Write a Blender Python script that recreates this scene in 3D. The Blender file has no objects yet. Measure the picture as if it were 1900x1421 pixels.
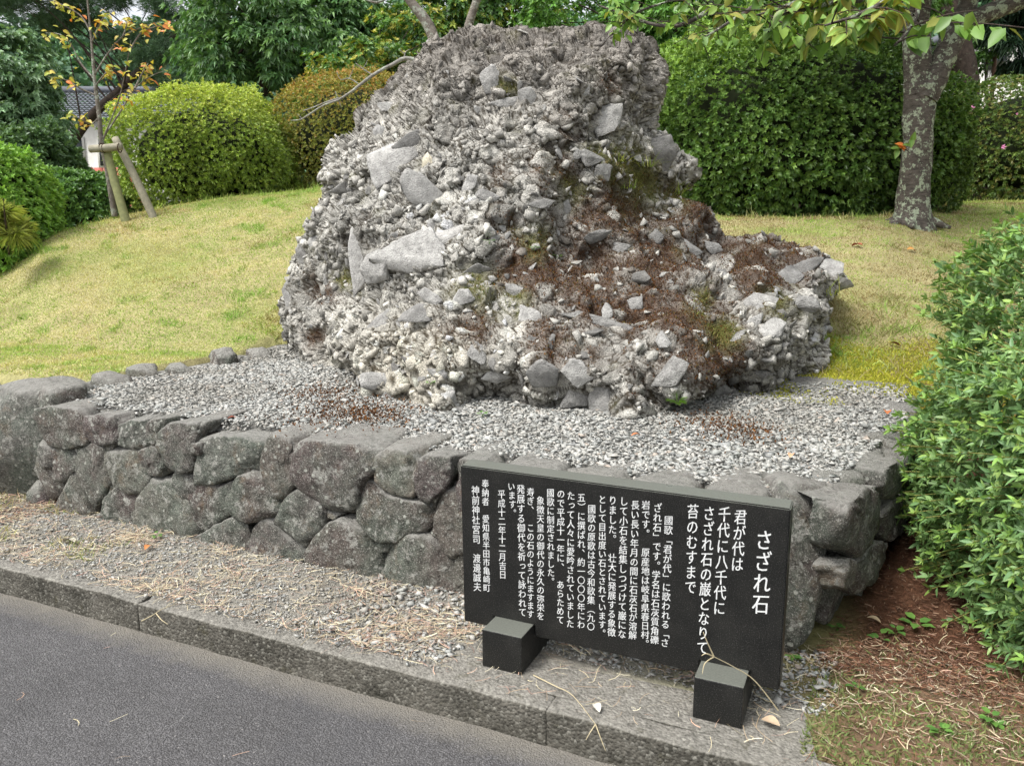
import bpy, bmesh, math, random
import numpy as np
from mathutils import Vector, Matrix

random.seed(7)
RNG = np.random.default_rng(7)
R = math.radians
S = bpy.context.scene
COL = S.collection

# ------------------------------------------------------------------ camera, world, sun, exposure
FPX, PITCH, CAMH = 1480.0, R(10.5), 1.6
cam_d = bpy.data.cameras.new('camera')
cam = bpy.data.objects.new('camera', cam_d)
COL.objects.link(cam)
cam.location = (0, 0, CAMH)
cam.rotation_euler = (math.pi / 2 - PITCH, 0, 0)
cam_d.sensor_width = 36
cam_d.lens = FPX / 1900 * 36
cam_d.clip_start = 0.05
cam_d.clip_end = 600
cam_d.dof.use_dof = True
cam_d.dof.focus_distance = 3.9
cam_d.dof.aperture_fstop = 8.0
S.camera = cam

world = bpy.data.worlds.new('World')
S.world = world
world.use_nodes = True
wn = world.node_tree.nodes
wl = world.node_tree.links
wn.clear()
sky = wn.new('ShaderNodeTexSky')
sky.sky_type = 'NISHITA'
sky.sun_disc = False
sky.sun_elevation = R(58)
sky.sun_rotation = R(-125)
sky.air_density = 1.0
sky.dust_density = 4.0
sky.ozone_density = 1.0
hsv = wn.new('ShaderNodeHueSaturation')
hsv.inputs['Saturation'].default_value = 0.22
bg = wn.new('ShaderNodeBackground')
bg.inputs['Strength'].default_value = 0.15
wo = wn.new('ShaderNodeOutputWorld')
wl.new(sky.outputs[0], hsv.inputs['Color'])
wl.new(hsv.outputs[0], bg.inputs['Color'])
wl.new(bg.outputs[0], wo.inputs[0])

sun_d = bpy.data.lights.new('sun', 'SUN')
sun_d.energy = 1.5
sun_d.angle = R(14)
sun_d.color = (1.0, 0.97, 0.92)
sun = bpy.data.objects.new('sun', sun_d)
COL.objects.link(sun)
az, el = R(-125), R(58)
sdir = Vector((math.sin(az) * math.cos(el), math.cos(az) * math.cos(el), math.sin(el)))
sun.rotation_euler = sdir.to_track_quat('Z', 'Y').to_euler()

S.view_settings.view_transform = 'Standard'
S.view_settings.look = 'None'
S.view_settings.gamma = 1
S.view_settings.use_curve_mapping = False
S.view_settings.exposure = 1.0
S.cycles.max_bounces = 5
S.cycles.diffuse_bounces = 3
S.cycles.glossy_bounces = 2
S.cycles.transmission_bounces = 3
S.cycles.transparent_max_bounces = 4
S.cycles.use_denoising = True
S.cycles.denoising_input_passes = 'RGB_ALBEDO_NORMAL'
S.cycles.denoising_prefilter = 'NONE'

# ------------------------------------------------------------------ helpers
CP, SP = math.cos(PITCH), math.sin(PITCH)


def ray(px, py):
    u = (px - 950) / FPX
    v = (710.5 - py) / FPX
    return Vector((u, CP + v * SP, -SP + v * CP))


def at(px, py, Y=None, z=None):
    d = ray(px, py)
    t = (z - CAMH) / d.z if z is not None else Y / d.y
    return Vector((d.x * t, d.y * t, CAMH + d.z * t))


def proj(P):
    P = np.asarray(P, float)
    x, y, z = P[..., 0], P[..., 1], P[..., 2] - CAMH
    w = y * CP - z * SP
    up = y * SP + z * CP
    return 950 + FPX * x / w, 710.5 - FPX * up / w


def _hash(ix, iy, iz, seed):
    n = (ix * 374761393 + iy * 668265263 + iz * 2147483647 + seed * 1274126177) & 0xFFFFFFFF
    n = ((n ^ (n >> 13)) * 1274126177) & 0xFFFFFFFF
    n = (n ^ (n >> 16)) & 0xFFFFFFFF
    return n / 4294967295.0


def vnoise(P, freq=1.0, seed=0):
    Q = np.asarray(P, float) * freq + 1000.0
    i = np.floor(Q).astype(np.int64)
    f = Q - i
    f = f * f * (3 - 2 * f)
    x, y, z = i[..., 0], i[..., 1], i[..., 2]
    fx, fy, fz = f[..., 0], f[..., 1], f[..., 2]
    r = 0
    for dx in (0, 1):
        wx = fx if dx else 1 - fx
        for dy in (0, 1):
            wy = fy if dy else 1 - fy
            for dz in (0, 1):
                wz = fz if dz else 1 - fz
                r = r + wx * wy * wz * _hash(x + dx, y + dy, z + dz, seed)
    return r * 2 - 1


def fbm(P, freq, oct=3, seed=0):
    r, a, t = 0, 1.0, 0
    for o in range(oct):
        r = r + a * vnoise(P, freq * 2 ** o, seed + o * 17)
        t += a
        a *= 0.5
    return r / t


def smooth(a, b, x):
    t = np.clip((x - a) / (b - a), 0, 1)
    return t * t * (3 - 2 * t)


def norm(v):
    v = np.asarray(v, float)
    return v / np.maximum(np.linalg.norm(v, axis=-1, keepdims=True), 1e-9)


def mesh_np(name, V, F, mat=None, col=None, smooth_sh=False):
    """V (n,3), F (m,k) with k=3 or 4; col (n,3) linear colour per vertex"""
    V = np.asarray(V, np.float32)
    F = np.asarray(F, np.int32)
    k = F.shape[1]
    me = bpy.data.meshes.new(name)
    me.vertices.add(len(V))
    me.vertices.foreach_set('co', V.ravel())
    me.loops.add(F.size)
    me.loops.foreach_set('vertex_index', F.ravel())
    me.polygons.add(len(F))
    me.polygons.foreach_set('loop_start', np.arange(0, F.size, k, dtype=np.int32))
    me.polygons.foreach_set('loop_total', np.full(len(F), k, np.int32))
    if smooth_sh:
        me.polygons.foreach_set('use_smooth', np.ones(len(F), bool))
    if col is not None:
        c = np.ones((len(V), 4), np.float32)
        c[:, :3] = col
        a = me.color_attributes.new('Col', 'FLOAT_COLOR', 'POINT')
        a.data.foreach_set('color', c.ravel())
    me.update()
    me.validate()
    if mat:
        me.materials.append(mat)
    return me


def link(name, me, parent=None, loc=None):
    o = bpy.data.objects.new(name, me)
    COL.objects.link(o)
    if parent is not None:
        o.parent = parent
        if parent.parent is None and loc is None:
            o.location = -parent.location
    if loc is not None:
        o.location = loc
    return o


def tag(o, label=None, cat=None, group=None, kind=None):
    if label: o['label'] = label
    if cat: o['category'] = cat
    if group: o['group'] = group
    if kind: o['kind'] = kind
    return o


def thing(name, loc, label, cat, group=None):
    o = bpy.data.objects.new(name, None)
    COL.objects.link(o)
    o.location = loc
    o.empty_display_size = 0.1
    return tag(o, label, cat, group)


def join_parts(parts):
    """[(V,F,col)] -> V,F,col"""
    Vs, Fs, Cs, n = [], [], [], 0
    for V, F, C in parts:
        Vs.append(V); Fs.append(np.asarray(F) + n); Cs.append(C)
        n += len(V)
    return np.concatenate(Vs), np.concatenate(Fs), np.concatenate(Cs)


# ------------------------------------------------------------------ materials
class NT:
    def __init__(self, name):
        self.m = bpy.data.materials.new(name)
        self.m.use_nodes = True
        self.n = self.m.node_tree.nodes
        self.l = self.m.node_tree.links
        self.b = self.n['Principled BSDF']
        self.out = self.n['Material Output']

    def add(self, t, **kw):
        x = self.n.new(t)
        for k, v in kw.items():
            setattr(x, k, v)
        return x

    def coord(self, space='Object'):
        return self.add('ShaderNodeTexCoord').outputs[space]

    def geo(self):
        return self.add('ShaderNodeNewGeometry').outputs['Position']

    def noise(self, vec, scale, detail=4, rough=0.55, dist=0.0):
        x = self.add('ShaderNodeTexNoise')
        x.inputs['Scale'].default_value = scale
        x.inputs['Detail'].default_value = detail
        x.inputs['Roughness'].default_value = rough
        x.inputs['Distortion'].default_value = dist
        self.l.new(vec, x.inputs['Vector'])
        return x.outputs['Fac']

    def voro(self, vec, scale, feature='F1', out='Distance'):
        x = self.add('ShaderNodeTexVoronoi', feature=feature)
        x.inputs['Scale'].default_value = scale
        self.l.new(vec, x.inputs['Vector'])
        return x.outputs[out]

    def ramp(self, fac, stops):
        x = self.add('ShaderNodeValToRGB')
        e = x.color_ramp.elements
        while len(e) < len(stops):
            e.new(0.5)
        for i, (p, c) in enumerate(stops):
            e[i].position = p
            e[i].color = (c, c, c, 1) if isinstance(c, (int, float)) else (*c, 1)
        self.l.new(fac, x.inputs[0])
        return x.outputs[0]

    def mix(self, fac, a, b, mode='MIX'):
        x = self.add('ShaderNodeMix', data_type='RGBA', blend_type=mode)
        for s, v in ((0, fac), (6, a), (7, b)):
            if isinstance(v, (int, float)):
                x.inputs[s].default_value = v
            elif isinstance(v, tuple):
                x.inputs[s].default_value = (*v, 1)
            else:
                self.l.new(v, x.inputs[s])
        return x.outputs[2]

    def attr(self, name='Col'):
        x = self.add('ShaderNodeAttribute', attribute_name=name)
        return x.outputs['Color']

    def math(self, op, a, b=0.0):
        x = self.add('ShaderNodeMath', operation=op)
        for i, v in enumerate((a, b)):
            if isinstance(v, (int, float)):
                x.inputs[i].default_value = v
            else:
                self.l.new(v, x.inputs[i])
        return x.outputs[0]

    def bump(self, h, strength=0.5, dist=0.01):
        x = self.add('ShaderNodeBump')
        x.inputs['Strength'].default_value = strength
        x.inputs['Distance'].default_value = dist
        self.l.new(h, x.inputs['Height'])
        self.l.new(x.outputs[0], self.b.inputs['Normal'])

    def fin(self, col, rough=0.8, spec=0.3):
        if isinstance(col, tuple):
            self.b.inputs['Base Color'].default_value = (*col, 1)
        else:
            self.l.new(col, self.b.inputs['Base Color'])
        if isinstance(rough, (int, float)):
            self.b.inputs['Roughness'].default_value = rough
        else:
            self.l.new(rough, self.b.inputs['Roughness'])
        self.b.inputs['Specular IOR Level'].default_value = spec
        return self.m


def mat_leaf(name, rough=0.42, trans=0.25, spec=0.4, obj_random=None):
    t = NT(name)
    c = t.attr()
    if obj_random:
        oi = t.add('ShaderNodeObjectInfo')
        c = t.ramp(oi.outputs['Random'], obj_random)
    n = t.noise(t.geo(), 60, 2)
    c = t.mix(t.ramp(n, [(0.3, 0.0), (0.8, 0.35)]), c, t.mix(0.5, c, (0.03, 0.05, 0.01)))
    t.fin(c, rough, spec)
    tr = t.add('ShaderNodeBsdfTranslucent')
    t.l.new(t.mix(1.0, c, (1.2, 1.25, 0.6), 'MULTIPLY'), tr.inputs['Color'])
    ms = t.add('ShaderNodeMixShader')
    ms.inputs[0].default_value = trans
    t.l.new(t.b.outputs[0], ms.inputs[1])
    t.l.new(tr.outputs[0], ms.inputs[2])
    t.l.new(ms.outputs[0], t.out.inputs[0])
    return t.m


def mat_attr(name, rough=0.85, spec=0.2, nscale=80, namp=0.35, bump=0.3, bdist=0.004):
    t = NT(name)
    c = t.attr()
    g = t.geo()
    n = t.noise(g, nscale, 5, 0.65)
    c = t.mix(namp, c, t.ramp(n, [(0.25, 0.25), (0.75, 1.0)]), 'MULTIPLY')
    t.bump(n, bump, bdist)
    return t.fin(c, rough, spec)


def mat_limestone(name, attr=True):
    t = NT(name)
    g = t.geo()
    if attr:
        c = t.attr()
    else:
        oi = t.add('ShaderNodeObjectInfo')
        c = t.ramp(oi.outputs['Random'], [(0.0, (0.17, 0.165, 0.155)), (0.45, (0.28, 0.275, 0.26)), (0.8, (0.36, 0.355, 0.34)), (1.0, (0.43, 0.41, 0.36))])
        c = t.mix(1.0, c, t.attr('Col'), 'MULTIPLY')
    n1 = t.noise(g, 22, 6, 0.7)
    n2 = t.noise(g, 110, 4, 0.7)
    pits = t.voro(g, 90)
    c = t.mix(0.65, c, t.ramp(n1, [(0.3, 0.35), (0.62, 1.15)]), 'MULTIPLY')
    c = t.mix(t.ramp(n2, [(0.52, 0.0), (0.72, 0.6)]), c, (0.06, 0.055, 0.05))
    lich = t.noise(g, 9, 6, 0.75)
    c = t.mix(t.ramp(lich, [(0.58, 0.0), (0.66, 0.55)]), c, (0.5, 0.5, 0.47))
    h = t.math('ADD', t.math('MULTIPLY', n1, 1.2), t.math('MULTIPLY', n2, 0.6))
    h = t.math('ADD', h, t.math('MULTIPLY', t.ramp(pits, [(0.0, 0.0), (0.45, 1.0)]), 0.4))
    t.bump(h, 0.8, 0.012)
    return t.fin(c, 0.9, 0.15)


def mat_rock_core():
    t = NT('conglomerate_matrix')
    g = t.geo()
    c = t.attr()
    v = t.voro(g, 85)
    n = t.noise(g, 120, 6, 0.75)
    n3 = t.noise(g, 28, 6, 0.7)
    c = t.mix(0.7, c, t.ramp(n, [(0.32, 0.3), (0.62, 1.35)]), 'MULTIPLY')
    c = t.mix(0.55, c, t.ramp(n3, [(0.35, 0.45), (0.62, 1.3)]), 'MULTIPLY')
    t.bump(t.math('ADD', t.math('ADD', n, n3), t.math('MULTIPLY', v, 0.6)), 1.0, 0.016)
    return t.fin(c, 0.95, 0.1)


def mat_wallstone():
    t = NT('weathered_wall_stone')
    g = t.geo()
    oi = t.add('ShaderNodeObjectInfo')
    base = t.ramp(oi.outputs['Random'], [(0.0, (0.085, 0.066, 0.06)), (0.3, (0.13, 0.115, 0.098)), (0.6, (0.10, 0.08, 0.076)), (0.8, (0.125, 0.13, 0.112)), (1.0, (0.18, 0.152, 0.122))])
    big = t.noise(g, 4.5, 5, 0.6)
    base = t.mix(t.ramp(big, [(0.42, 0.0), (0.62, 0.75)]), base, (0.11, 0.13, 0.105))
    rust = t.noise(g, 7, 6, 0.7, 0.6)
    base = t.mix(t.ramp(rust, [(0.56, 0.0), (0.72, 0.55)]), base, (0.17, 0.115, 0.07))
    n1 = t.noise(g, 35, 7, 0.75)
    base = t.mix(0.9, base, t.ramp(n1, [(0.3, 0.3), (0.66, 1.9)]), 'MULTIPLY')
    # lichen, crusty pale spots
    d = t.noise(g, 13, 7, 0.8, 0.3)
    base = t.mix(t.ramp(d, [(0.55, 0.0), (0.585, 0.9)]), base, (0.36, 0.355, 0.32))
    v = t.voro(g, 24)
    vm = t.math('MULTIPLY', t.ramp(v, [(0.16, 1.0), (0.24, 0.0)]), t.ramp(t.noise(g, 6, 3), [(0.46, 0.0), (0.54, 1.0)]))
    base = t.mix(t.math('MULTIPLY', vm, 0.85), base, (0.50, 0.51, 0.45))
    sp = t.noise(g, 150, 3, 0.7)
    base = t.mix(t.ramp(sp, [(0.565, 0.0), (0.64, 0.85)]), base, (0.44, 0.43, 0.38))
    base = t.mix(t.ramp(sp, [(0.30, 0.75), (0.40, 0.0)]), base, (0.02, 0.018, 0.015))
    # paler, mottled colour on faces that look up
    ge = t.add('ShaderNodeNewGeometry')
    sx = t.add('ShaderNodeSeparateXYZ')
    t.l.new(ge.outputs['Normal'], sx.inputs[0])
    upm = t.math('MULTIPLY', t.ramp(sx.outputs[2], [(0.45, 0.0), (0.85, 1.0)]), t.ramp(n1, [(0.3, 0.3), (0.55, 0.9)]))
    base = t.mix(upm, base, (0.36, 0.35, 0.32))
    t.bump(t.math('ADD', t.math('ADD', t.math('MULTIPLY', n1, 1.0), t.math('MULTIPLY', sp, 0.3)), t.math('MULTIPLY', d, 0.9)), 1.0, 0.03)
    return t.fin(base, 0.85, 0.25)


def mat_granite():
    t = NT('polished_dark_granite')
    g = t.coord('Object')
    n = t.noise(g, 300, 2, 0.8)
    c = t.ramp(n, [(0.38, (0.006, 0.0062, 0.006)), (0.58, (0.014, 0.014, 0.013)), (0.72, (0.13, 0.13, 0.12))])
    dust = t.noise(g, 9, 5, 0.65)
    c = t.mix(t.ramp(dust, [(0.45, 0.0), (0.8, 0.10)]), c, (0.10, 0.095, 0.08))
    ge = t.add('ShaderNodeNewGeometry')
    sx = t.add('ShaderNodeSeparateXYZ')
    t.l.new(ge.outputs['Normal'], sx.inputs[0])
    dn = t.noise(g, 160, 4, 0.7)
    c = t.mix(t.math('MULTIPLY', t.ramp(sx.outputs[2], [(0.7, 0.0), (0.9, 0.85)]), t.ramp(dn, [(0.3, 0.6), (0.7, 1.0)])), c, (0.17, 0.18, 0.155))  # upward faces lightened in the colour, standing in for light from above
    rr = t.ramp(dust, [(0.3, 0.26), (0.7, 0.48)])
    return t.fin(c, rr, 0.30)


def mat_asphalt():
    t = NT('asphalt')
    g = t.geo()
    v = t.voro(g, 170)
    vc = t.voro(g, 170, out='Color')
    n = t.noise(g, 2.2, 5, 0.6)
    c = t.ramp(vc, [(0.2, (0.085, 0.083, 0.085)), (0.6, (0.125, 0.122, 0.125)), (0.92, (0.18, 0.176, 0.176)), (0.99, (0.38, 0.36, 0.34))])
    c = t.mix(t.ramp(v, [(0.35, 0.0), (0.65, 0.75)]), c, (0.055, 0.053, 0.052))
    c = t.mix(0.6, c, t.ramp(n, [(0.3, 0.62), (0.7, 1.1)]), 'MULTIPLY')
    st = t.noise(g, 0.8, 6, 0.7, 1.0)
    c = t.mix(t.ramp(st, [(0.52, 0.0), (0.6, 0.25)]), c, (0.07, 0.07, 0.075))
    # silt washed along the foot of the kerb
    sx = t.add('ShaderNodeSeparateXYZ')
    t.l.new(g, sx.inputs[0])
    nn = t.math('ADD', t.math('MULTIPLY', sx.outputs[0], 0.4137), t.math('MULTIPLY', sx.outputs[1], 0.9104))
    e = t.noise(g, 9, 6, 0.7)
    nn = t.math('ADD', nn, t.math('MULTIPLY', e, 0.16))
    c = t.mix(t.ramp(t.math('SUBTRACT', nn, 1.35), [(0.72, 0.0), (0.86, 0.75)]), c, (0.20, 0.185, 0.155))
    t.bump(t.math('MULTIPLY', v, -1.0), 0.8, 0.006)
    return t.fin(c, 0.8, 0.3)


def mat_concrete(name='weathered_concrete', dark=1.0):
    t = NT(name)
    g = t.geo()
    v = t.voro(g, 95)
    vc = t.voro(g, 95, out='Color')
    n = t.noise(g, 5, 7, 0.75)
    f = t.noise(g, 60, 5, 0.7)
    c = t.ramp(n, [(0.35, (0.04, 0.038, 0.03)), (0.62, (0.12, 0.112, 0.094))])
    c = t.mix(t.ramp(vc, [(0.62, 0.0), (0.95, 0.6)]), c, (0.30, 0.29, 0.25))
    c = t.mix(0.7, c, t.ramp(f, [(0.3, 0.45), (0.7, 1.35)]), 'MULTIPLY')
    ge = t.add('ShaderNodeNewGeometry')
    sx = t.add('ShaderNodeSeparateXYZ')
    t.l.new(ge.outputs['Normal'], sx.inputs[0])
    up = t.ramp(sx.outputs[2], [(0.4, 0.0), (0.8, 0.5)])
    c = t.mix(t.math('MULTIPLY', up, t.ramp(f, [(0.35, 0.4), (0.6, 1.0)])), c, (0.36, 0.345, 0.31))
    moss = t.noise(g, 11, 6, 0.7)
    c = t.mix(t.ramp(moss, [(0.6, 0.0), (0.72, 0.5)]), c, (0.06, 0.055, 0.025))
    t.bump(t.math('ADD', t.math('MULTIPLY', v, -0.8), f), 0.8, 0.008)
    return t.fin(c, 0.9, 0.2)


def mat_ground():
    t = NT('ground_soil')
    g = t.geo()
    c = t.attr()
    n = t.noise(g, 45, 7, 0.75)
    n2 = t.noise(g, 5, 5, 0.6)
    c = t.mix(0.75, c, t.ramp(n, [(0.3, 0.4), (0.7, 1.45)]), 'MULTIPLY')
    c = t.mix(0.5, c, t.ramp(n2, [(0.3, 0.7), (0.7, 1.25)]), 'MULTIPLY')
    t.bump(n, 0.8, 0.02)
    return t.fin(c, 0.95, 0.1)


def mat_bark(name, a, b, lich, amount=0.5, stretch=1.0):
    t = NT(name)
    g = t.geo()
    mp = t.add('ShaderNodeMapping')
    mp.inputs['Scale'].default_value = (1, 1, 3.0 * stretch)
    t.l.new(g, mp.inputs[0])
    n = t.noise(mp.outputs[0], 14, 7, 0.7, 0.5)
    c = t.ramp(n, [(0.3, a), (0.7, b)])
    l = t.noise(g, 10.5, 6, 0.7, 0.2)
    e = t.noise(g, 45, 4, 0.7)
    m = t.math('ADD', l, t.math('MULTIPLY', t.math('SUBTRACT', e, 0.5), 0.35))
    c = t.mix(t.ramp(m, [(0.62 - 0.14 * amount, 0.0), (0.65 - 0.14 * amount, 1.0)]), c, t.mix(t.ramp(e, [(0.35, 0.0), (0.65, 1.0)]), tuple(x * 0.65 for x in lich), lich))
    t.bump(t.math('ADD', n, t.math('MULTIPLY', m, 0.6)), 0.9, 0.02)
    return t.fin(c, 0.9, 0.15)


def mat_flat(name, col, rough=0.8, nscale=40, amp=0.3, spec=0.2):
    t = NT(name)
    n = t.noise(t.geo(), nscale, 5, 0.65)
    c = t.mix(amp, col, t.ramp(n, [(0.3, 0.4), (0.7, 1.3)]), 'MULTIPLY')
    t.bump(n, 0.3, 0.005)
    return t.fin(c, rough, spec)


M = dict(
    leaf=mat_leaf('leaf_green'),
    leafdull=mat_leaf('leaf_matt', 0.6, 0.2, 0.25),
    grass=mat_leaf('grass_blade', 0.65, 0.3, 0.2),
    stone=mat_limestone('limestone_fragment', True),
    bigstone=mat_limestone('limestone_slab', False),
    core=mat_rock_core(),
    wall=mat_wallstone(),
    granite=mat_granite(),
    asphalt=mat_asphalt(),
    concrete=mat_concrete(),
    ground=mat_ground(),
    gravel=mat_attr('gravel_chip', 0.85, 0.2, 120, 0.35, 0.3),
    litter=mat_attr('dry_litter', 0.8, 0.2, 60, 0.3, 0.1),
    mosspad=mat_attr('moss', 0.95, 0.05, 200, 0.5, 0.6),
    cherry=mat_bark('cherry_bark', (0.035, 0.03, 0.027), (0.15, 0.13, 0.112), (0.36, 0.41, 0.30), 0.66, 1.0),
    barkdark=mat_bark('dark_bark', (0.025, 0.02, 0.016), (0.08, 0.06, 0.05), (0.12, 0.12, 0.09), 0.1, 0.3),
    barkpale=mat_bark('pale_bark', (0.10, 0.09, 0.075), (0.24, 0.21, 0.18), (0.34, 0.36, 0.30), 0.6, 0.5),
    twig=mat_bark('lichen_twig', (0.16, 0.15, 0.13), (0.34, 0.33, 0.30), (0.42, 0.45, 0.38), 0.7, 0.5),
    post=mat_flat('weathered_post', (0.30, 0.28, 0.21), 0.8, 30, 0.5),
    postgreen=mat_flat('mossy_post', (0.24, 0.25, 0.12), 0.8, 30, 0.5),
    paint=mat_flat('white_inlay', (0.66, 0.67, 0.66), 0.6, 300, 0.3),
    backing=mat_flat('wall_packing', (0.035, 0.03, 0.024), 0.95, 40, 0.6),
    plaster=mat_flat('pale_plaster', (0.55, 0.54, 0.50), 0.85, 6, 0.2),
    tile=mat_flat('grey_roof_tile', (0.13, 0.14, 0.16), 0.5, 30, 0.4),
    glass=mat_flat('dark_window', (0.03, 0.035, 0.04), 0.2, 3, 0.2, 0.5),
    red=mat_flat('red_fence', (0.42, 0.12, 0.09), 0.6, 10, 0.2),
    pole=mat_flat('brown_pole', (0.13, 0.075, 0.055), 0.6, 10, 0.3),
    rope=mat_flat('palm_rope', (0.05, 0.03, 0.02), 0.9, 200, 0.5),
    inner=mat_flat('dark_core', (0.016, 0.022, 0.008), 0.95, 30, 0.7),  # dark fill for the opaque cores added inside the bushes
)

# ------------------------------------------------------------------ site frame: s along the kerb, n away from the road
DX, DY = 0.9104, -0.4137
NXX, NYY = 0.4137, 0.9104
N_KERB, N_WALL, S_L, S_R, TOP = 2.131, 2.83, -4.42, -0.10, 0.70


def sn(x, y):
    return x * DX + y * DY, x * NXX + y * NYY


def xy(s, n):
    return s * DX + n * NXX, s * DY + n * NYY


# crest of the mound as the photograph shows it: (u = X/Y, Y, Z)
CREST = []
for px, py, Y in ((-700, 640, 7.0), (-250, 540, 7.5), (0, 470, 8.2), (120, 428, 8.8), (250, 396, 9.5), (420, 366, 10.2), (600, 349, 10.6),
                  (800, 352, 10.6), (1100, 385, 10.4), (1350, 402, 10.0), (1500, 405, 9.8), (1640, 400, 9.9), (1780, 376, 12.0), (1900, 372, 12.4), (2400, 372, 12.5)):
    p = at(px, py, Y=Y)
    CREST.append((p.x / p.y, p.y, p.z))
CREST = np.array(CREST)


def s_edge(n):
    return np.interp(n, [2.8, 4.25, 5.9, 9.0], [-0.12, 0.20, 0.29, 0.40])


def ground_z(x, y):
    x = np.asarray(x, float); y = np.asarray(y, float)
    s, n = sn(x, y)
    yy = np.maximum(y, 0.5)
    u = np.clip(x / yy, -2, 2)
    Yc = np.interp(u, CREST[:, 0], CREST[:, 1])
    Zc = np.interp(u, CREST[:, 0], CREST[:, 2])
    # apron before the crest
    right = smooth(-0.02, 0.10, s - s_edge(n))
    left = 1 - smooth(S_L, S_L + 0.12, s)
    ramp_r = smooth(3.0, 5.6, n)
    ramp_l = smooth(2.9, 3.5, n)
    ramp_m = smooth(4.85, 5.15, n)
    low = 0.12 + (0.60) * (right * ramp_r + left * ramp_l + np.clip(1 - right - left, 0, 1) * ramp_m)
    # crest in n terms along this ray
    nc = np.maximum(Yc * (u * NXX + NYY), 5.8)
    lw = 1 - smooth(S_L - 1.2, S_L + 0.9, s)
    n0 = 4.3 * lw + 5.0 * (1 - lw)
    t = (n - n0) / np.maximum(nc - n0, 1.0)
    rise = np.where(t < 1, smooth(0, 1, np.clip(t, 0, 1)) * 0.45 + np.clip(t, 0, 1) * 0.55, 1)
    z = low + (Zc - low) * np.where(t > 0, rise, 0)
    # beyond the crest
    over = np.maximum(y - Yc, 0)
    fall_left = 1 - smooth(0.0, 0.25, u)
    z = z - fall_left * (2.2 * smooth(0, 6, over) + 0.035 * np.minimum(over, 25)) - (1 - fall_left) * 0.4 * smooth(2, 12, over)
    dist = np.hypot(x, y)
    z = z + 27 * smooth(34, 120, y) + 20 * smooth(60, 200, np.abs(x)) * (y > 0)
    z = z + 0.012 * fbm(np.stack([x, y, 0 * x], -1), 2.5, 3, 5) * (n > 3.0)
    # road side
    z = np.where(n < N_KERB + 0.1, -0.06, z)
    return z


# ------------------------------------------------------------------ terrain sheet
def axis(segs):
    out = []
    for a, b, st in segs:
        out.append(np.arange(a, b, st))
    return np.concatenate(out + [[segs[-1][1]]])


gx = axis([(-300, -60, 12), (-60, -14, 1.5), (-14, -7, 0.25), (-7, 6, 0.06), (6, 12, 0.25), (12, 60, 1.5), (60, 300, 12)])
gy = axis([(-60, -6, 6), (-6, 0, 0.6), (0, 11, 0.06), (11, 16, 0.25), (16, 60, 1.5), (60, 300, 8)])
GX, GY = np.meshgrid(gx, gy)
GZ = ground_z(GX, GY)
V = np.stack([GX, GY, GZ], -1).reshape(-1, 3)
nx_, ny_ = len(gx), len(gy)
ii = np.arange(nx_ * ny_).reshape(ny_, nx_)
F = np.stack([ii[:-1, :-1], ii[:-1, 1:], ii[1:, 1:], ii[1:, :-1]], -1).reshape(-1, 4)
s_, n_ = sn(V[:, 0], V[:, 1])
lawn = np.array((0.36, 0.32, 0.16)); lawn2 = np.array((0.28, 0.29, 0.11)); dirt = np.array((0.15, 0.075, 0.045))
strip = np.array((0.27, 0.255, 0.22)); mossg = np.array((0.26, 0.26, 0.035)); soil2 = np.array((0.22, 0.17, 0.10))
nz = fbm(V, 0.9, 3, 3)[:, None]
nz2 = fbm(V, 2.6, 3, 9)[:, None]
c = lawn + (lawn2 - lawn) * smooth(-0.2, 0.5, nz)
c = np.where((smooth(0.1, 0.5, nz2) > 0.5), c * 0.8 + soil2 * 0.2, c)
rt = (smooth(-0.15, 0.1, s_) * (1 - smooth(5.0, 6.4, n_)))[:, None]
c = c * (1 - rt) + (dirt * (0.8 + 0.5 * nz2)) * rt
rt2 = (smooth(0.3, 1.2, s_) * smooth(5.2, 6.2, n_) * (1 - smooth(8.5, 10, n_)))[:, None]
c = c * (1 - 0.75 * rt2) + soil2 * 0.75 * rt2
mg = (smooth(-1.2, -0.4, s_) * smooth(4.6, 5.1, n_) * (1 - smooth(5.7, 6.2, n_)))[:, None] * smooth(-0.25, 0.15, nz2)
c = c * (1 - mg) + mossg * mg
stp = ((1 - smooth(2.9, 3.0, n_)) * (1 - smooth(-0.9, 0.1, s_)) * 1.0)[:, None]
c = c * (1 - stp) + strip * stp
stp2 = ((1 - smooth(2.8, 3.1, n_)) * smooth(-0.5, 0.3, s_))[:, None]
c = c * (1 - stp2) + np.array((0.20, 0.135, 0.085)) * stp2
hill = smooth(18, 30, V[:, 1])[:, None]
c = c * (1 - hill) + np.array((0.05, 0.075, 0.03)) * hill
me = mesh_np('ground', V, F, M['ground'], c, True)
tag(link('ground', me), kind='structure')

# asphalt road
bm = bmesh.new()
pts = [xy(-90, -80), xy(90, -80), xy(90, N_KERB + 0.005), xy(-90, N_KERB + 0.005)]
bm.faces.new([bm.verts.new((x, y, 0)) for x, y in pts])
me = bpy.data.meshes.new('road'); bm.to_mesh(me); bm.free(); me.materials.append(M['asphalt'])
tag(link('road', me), kind='structure')

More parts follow.
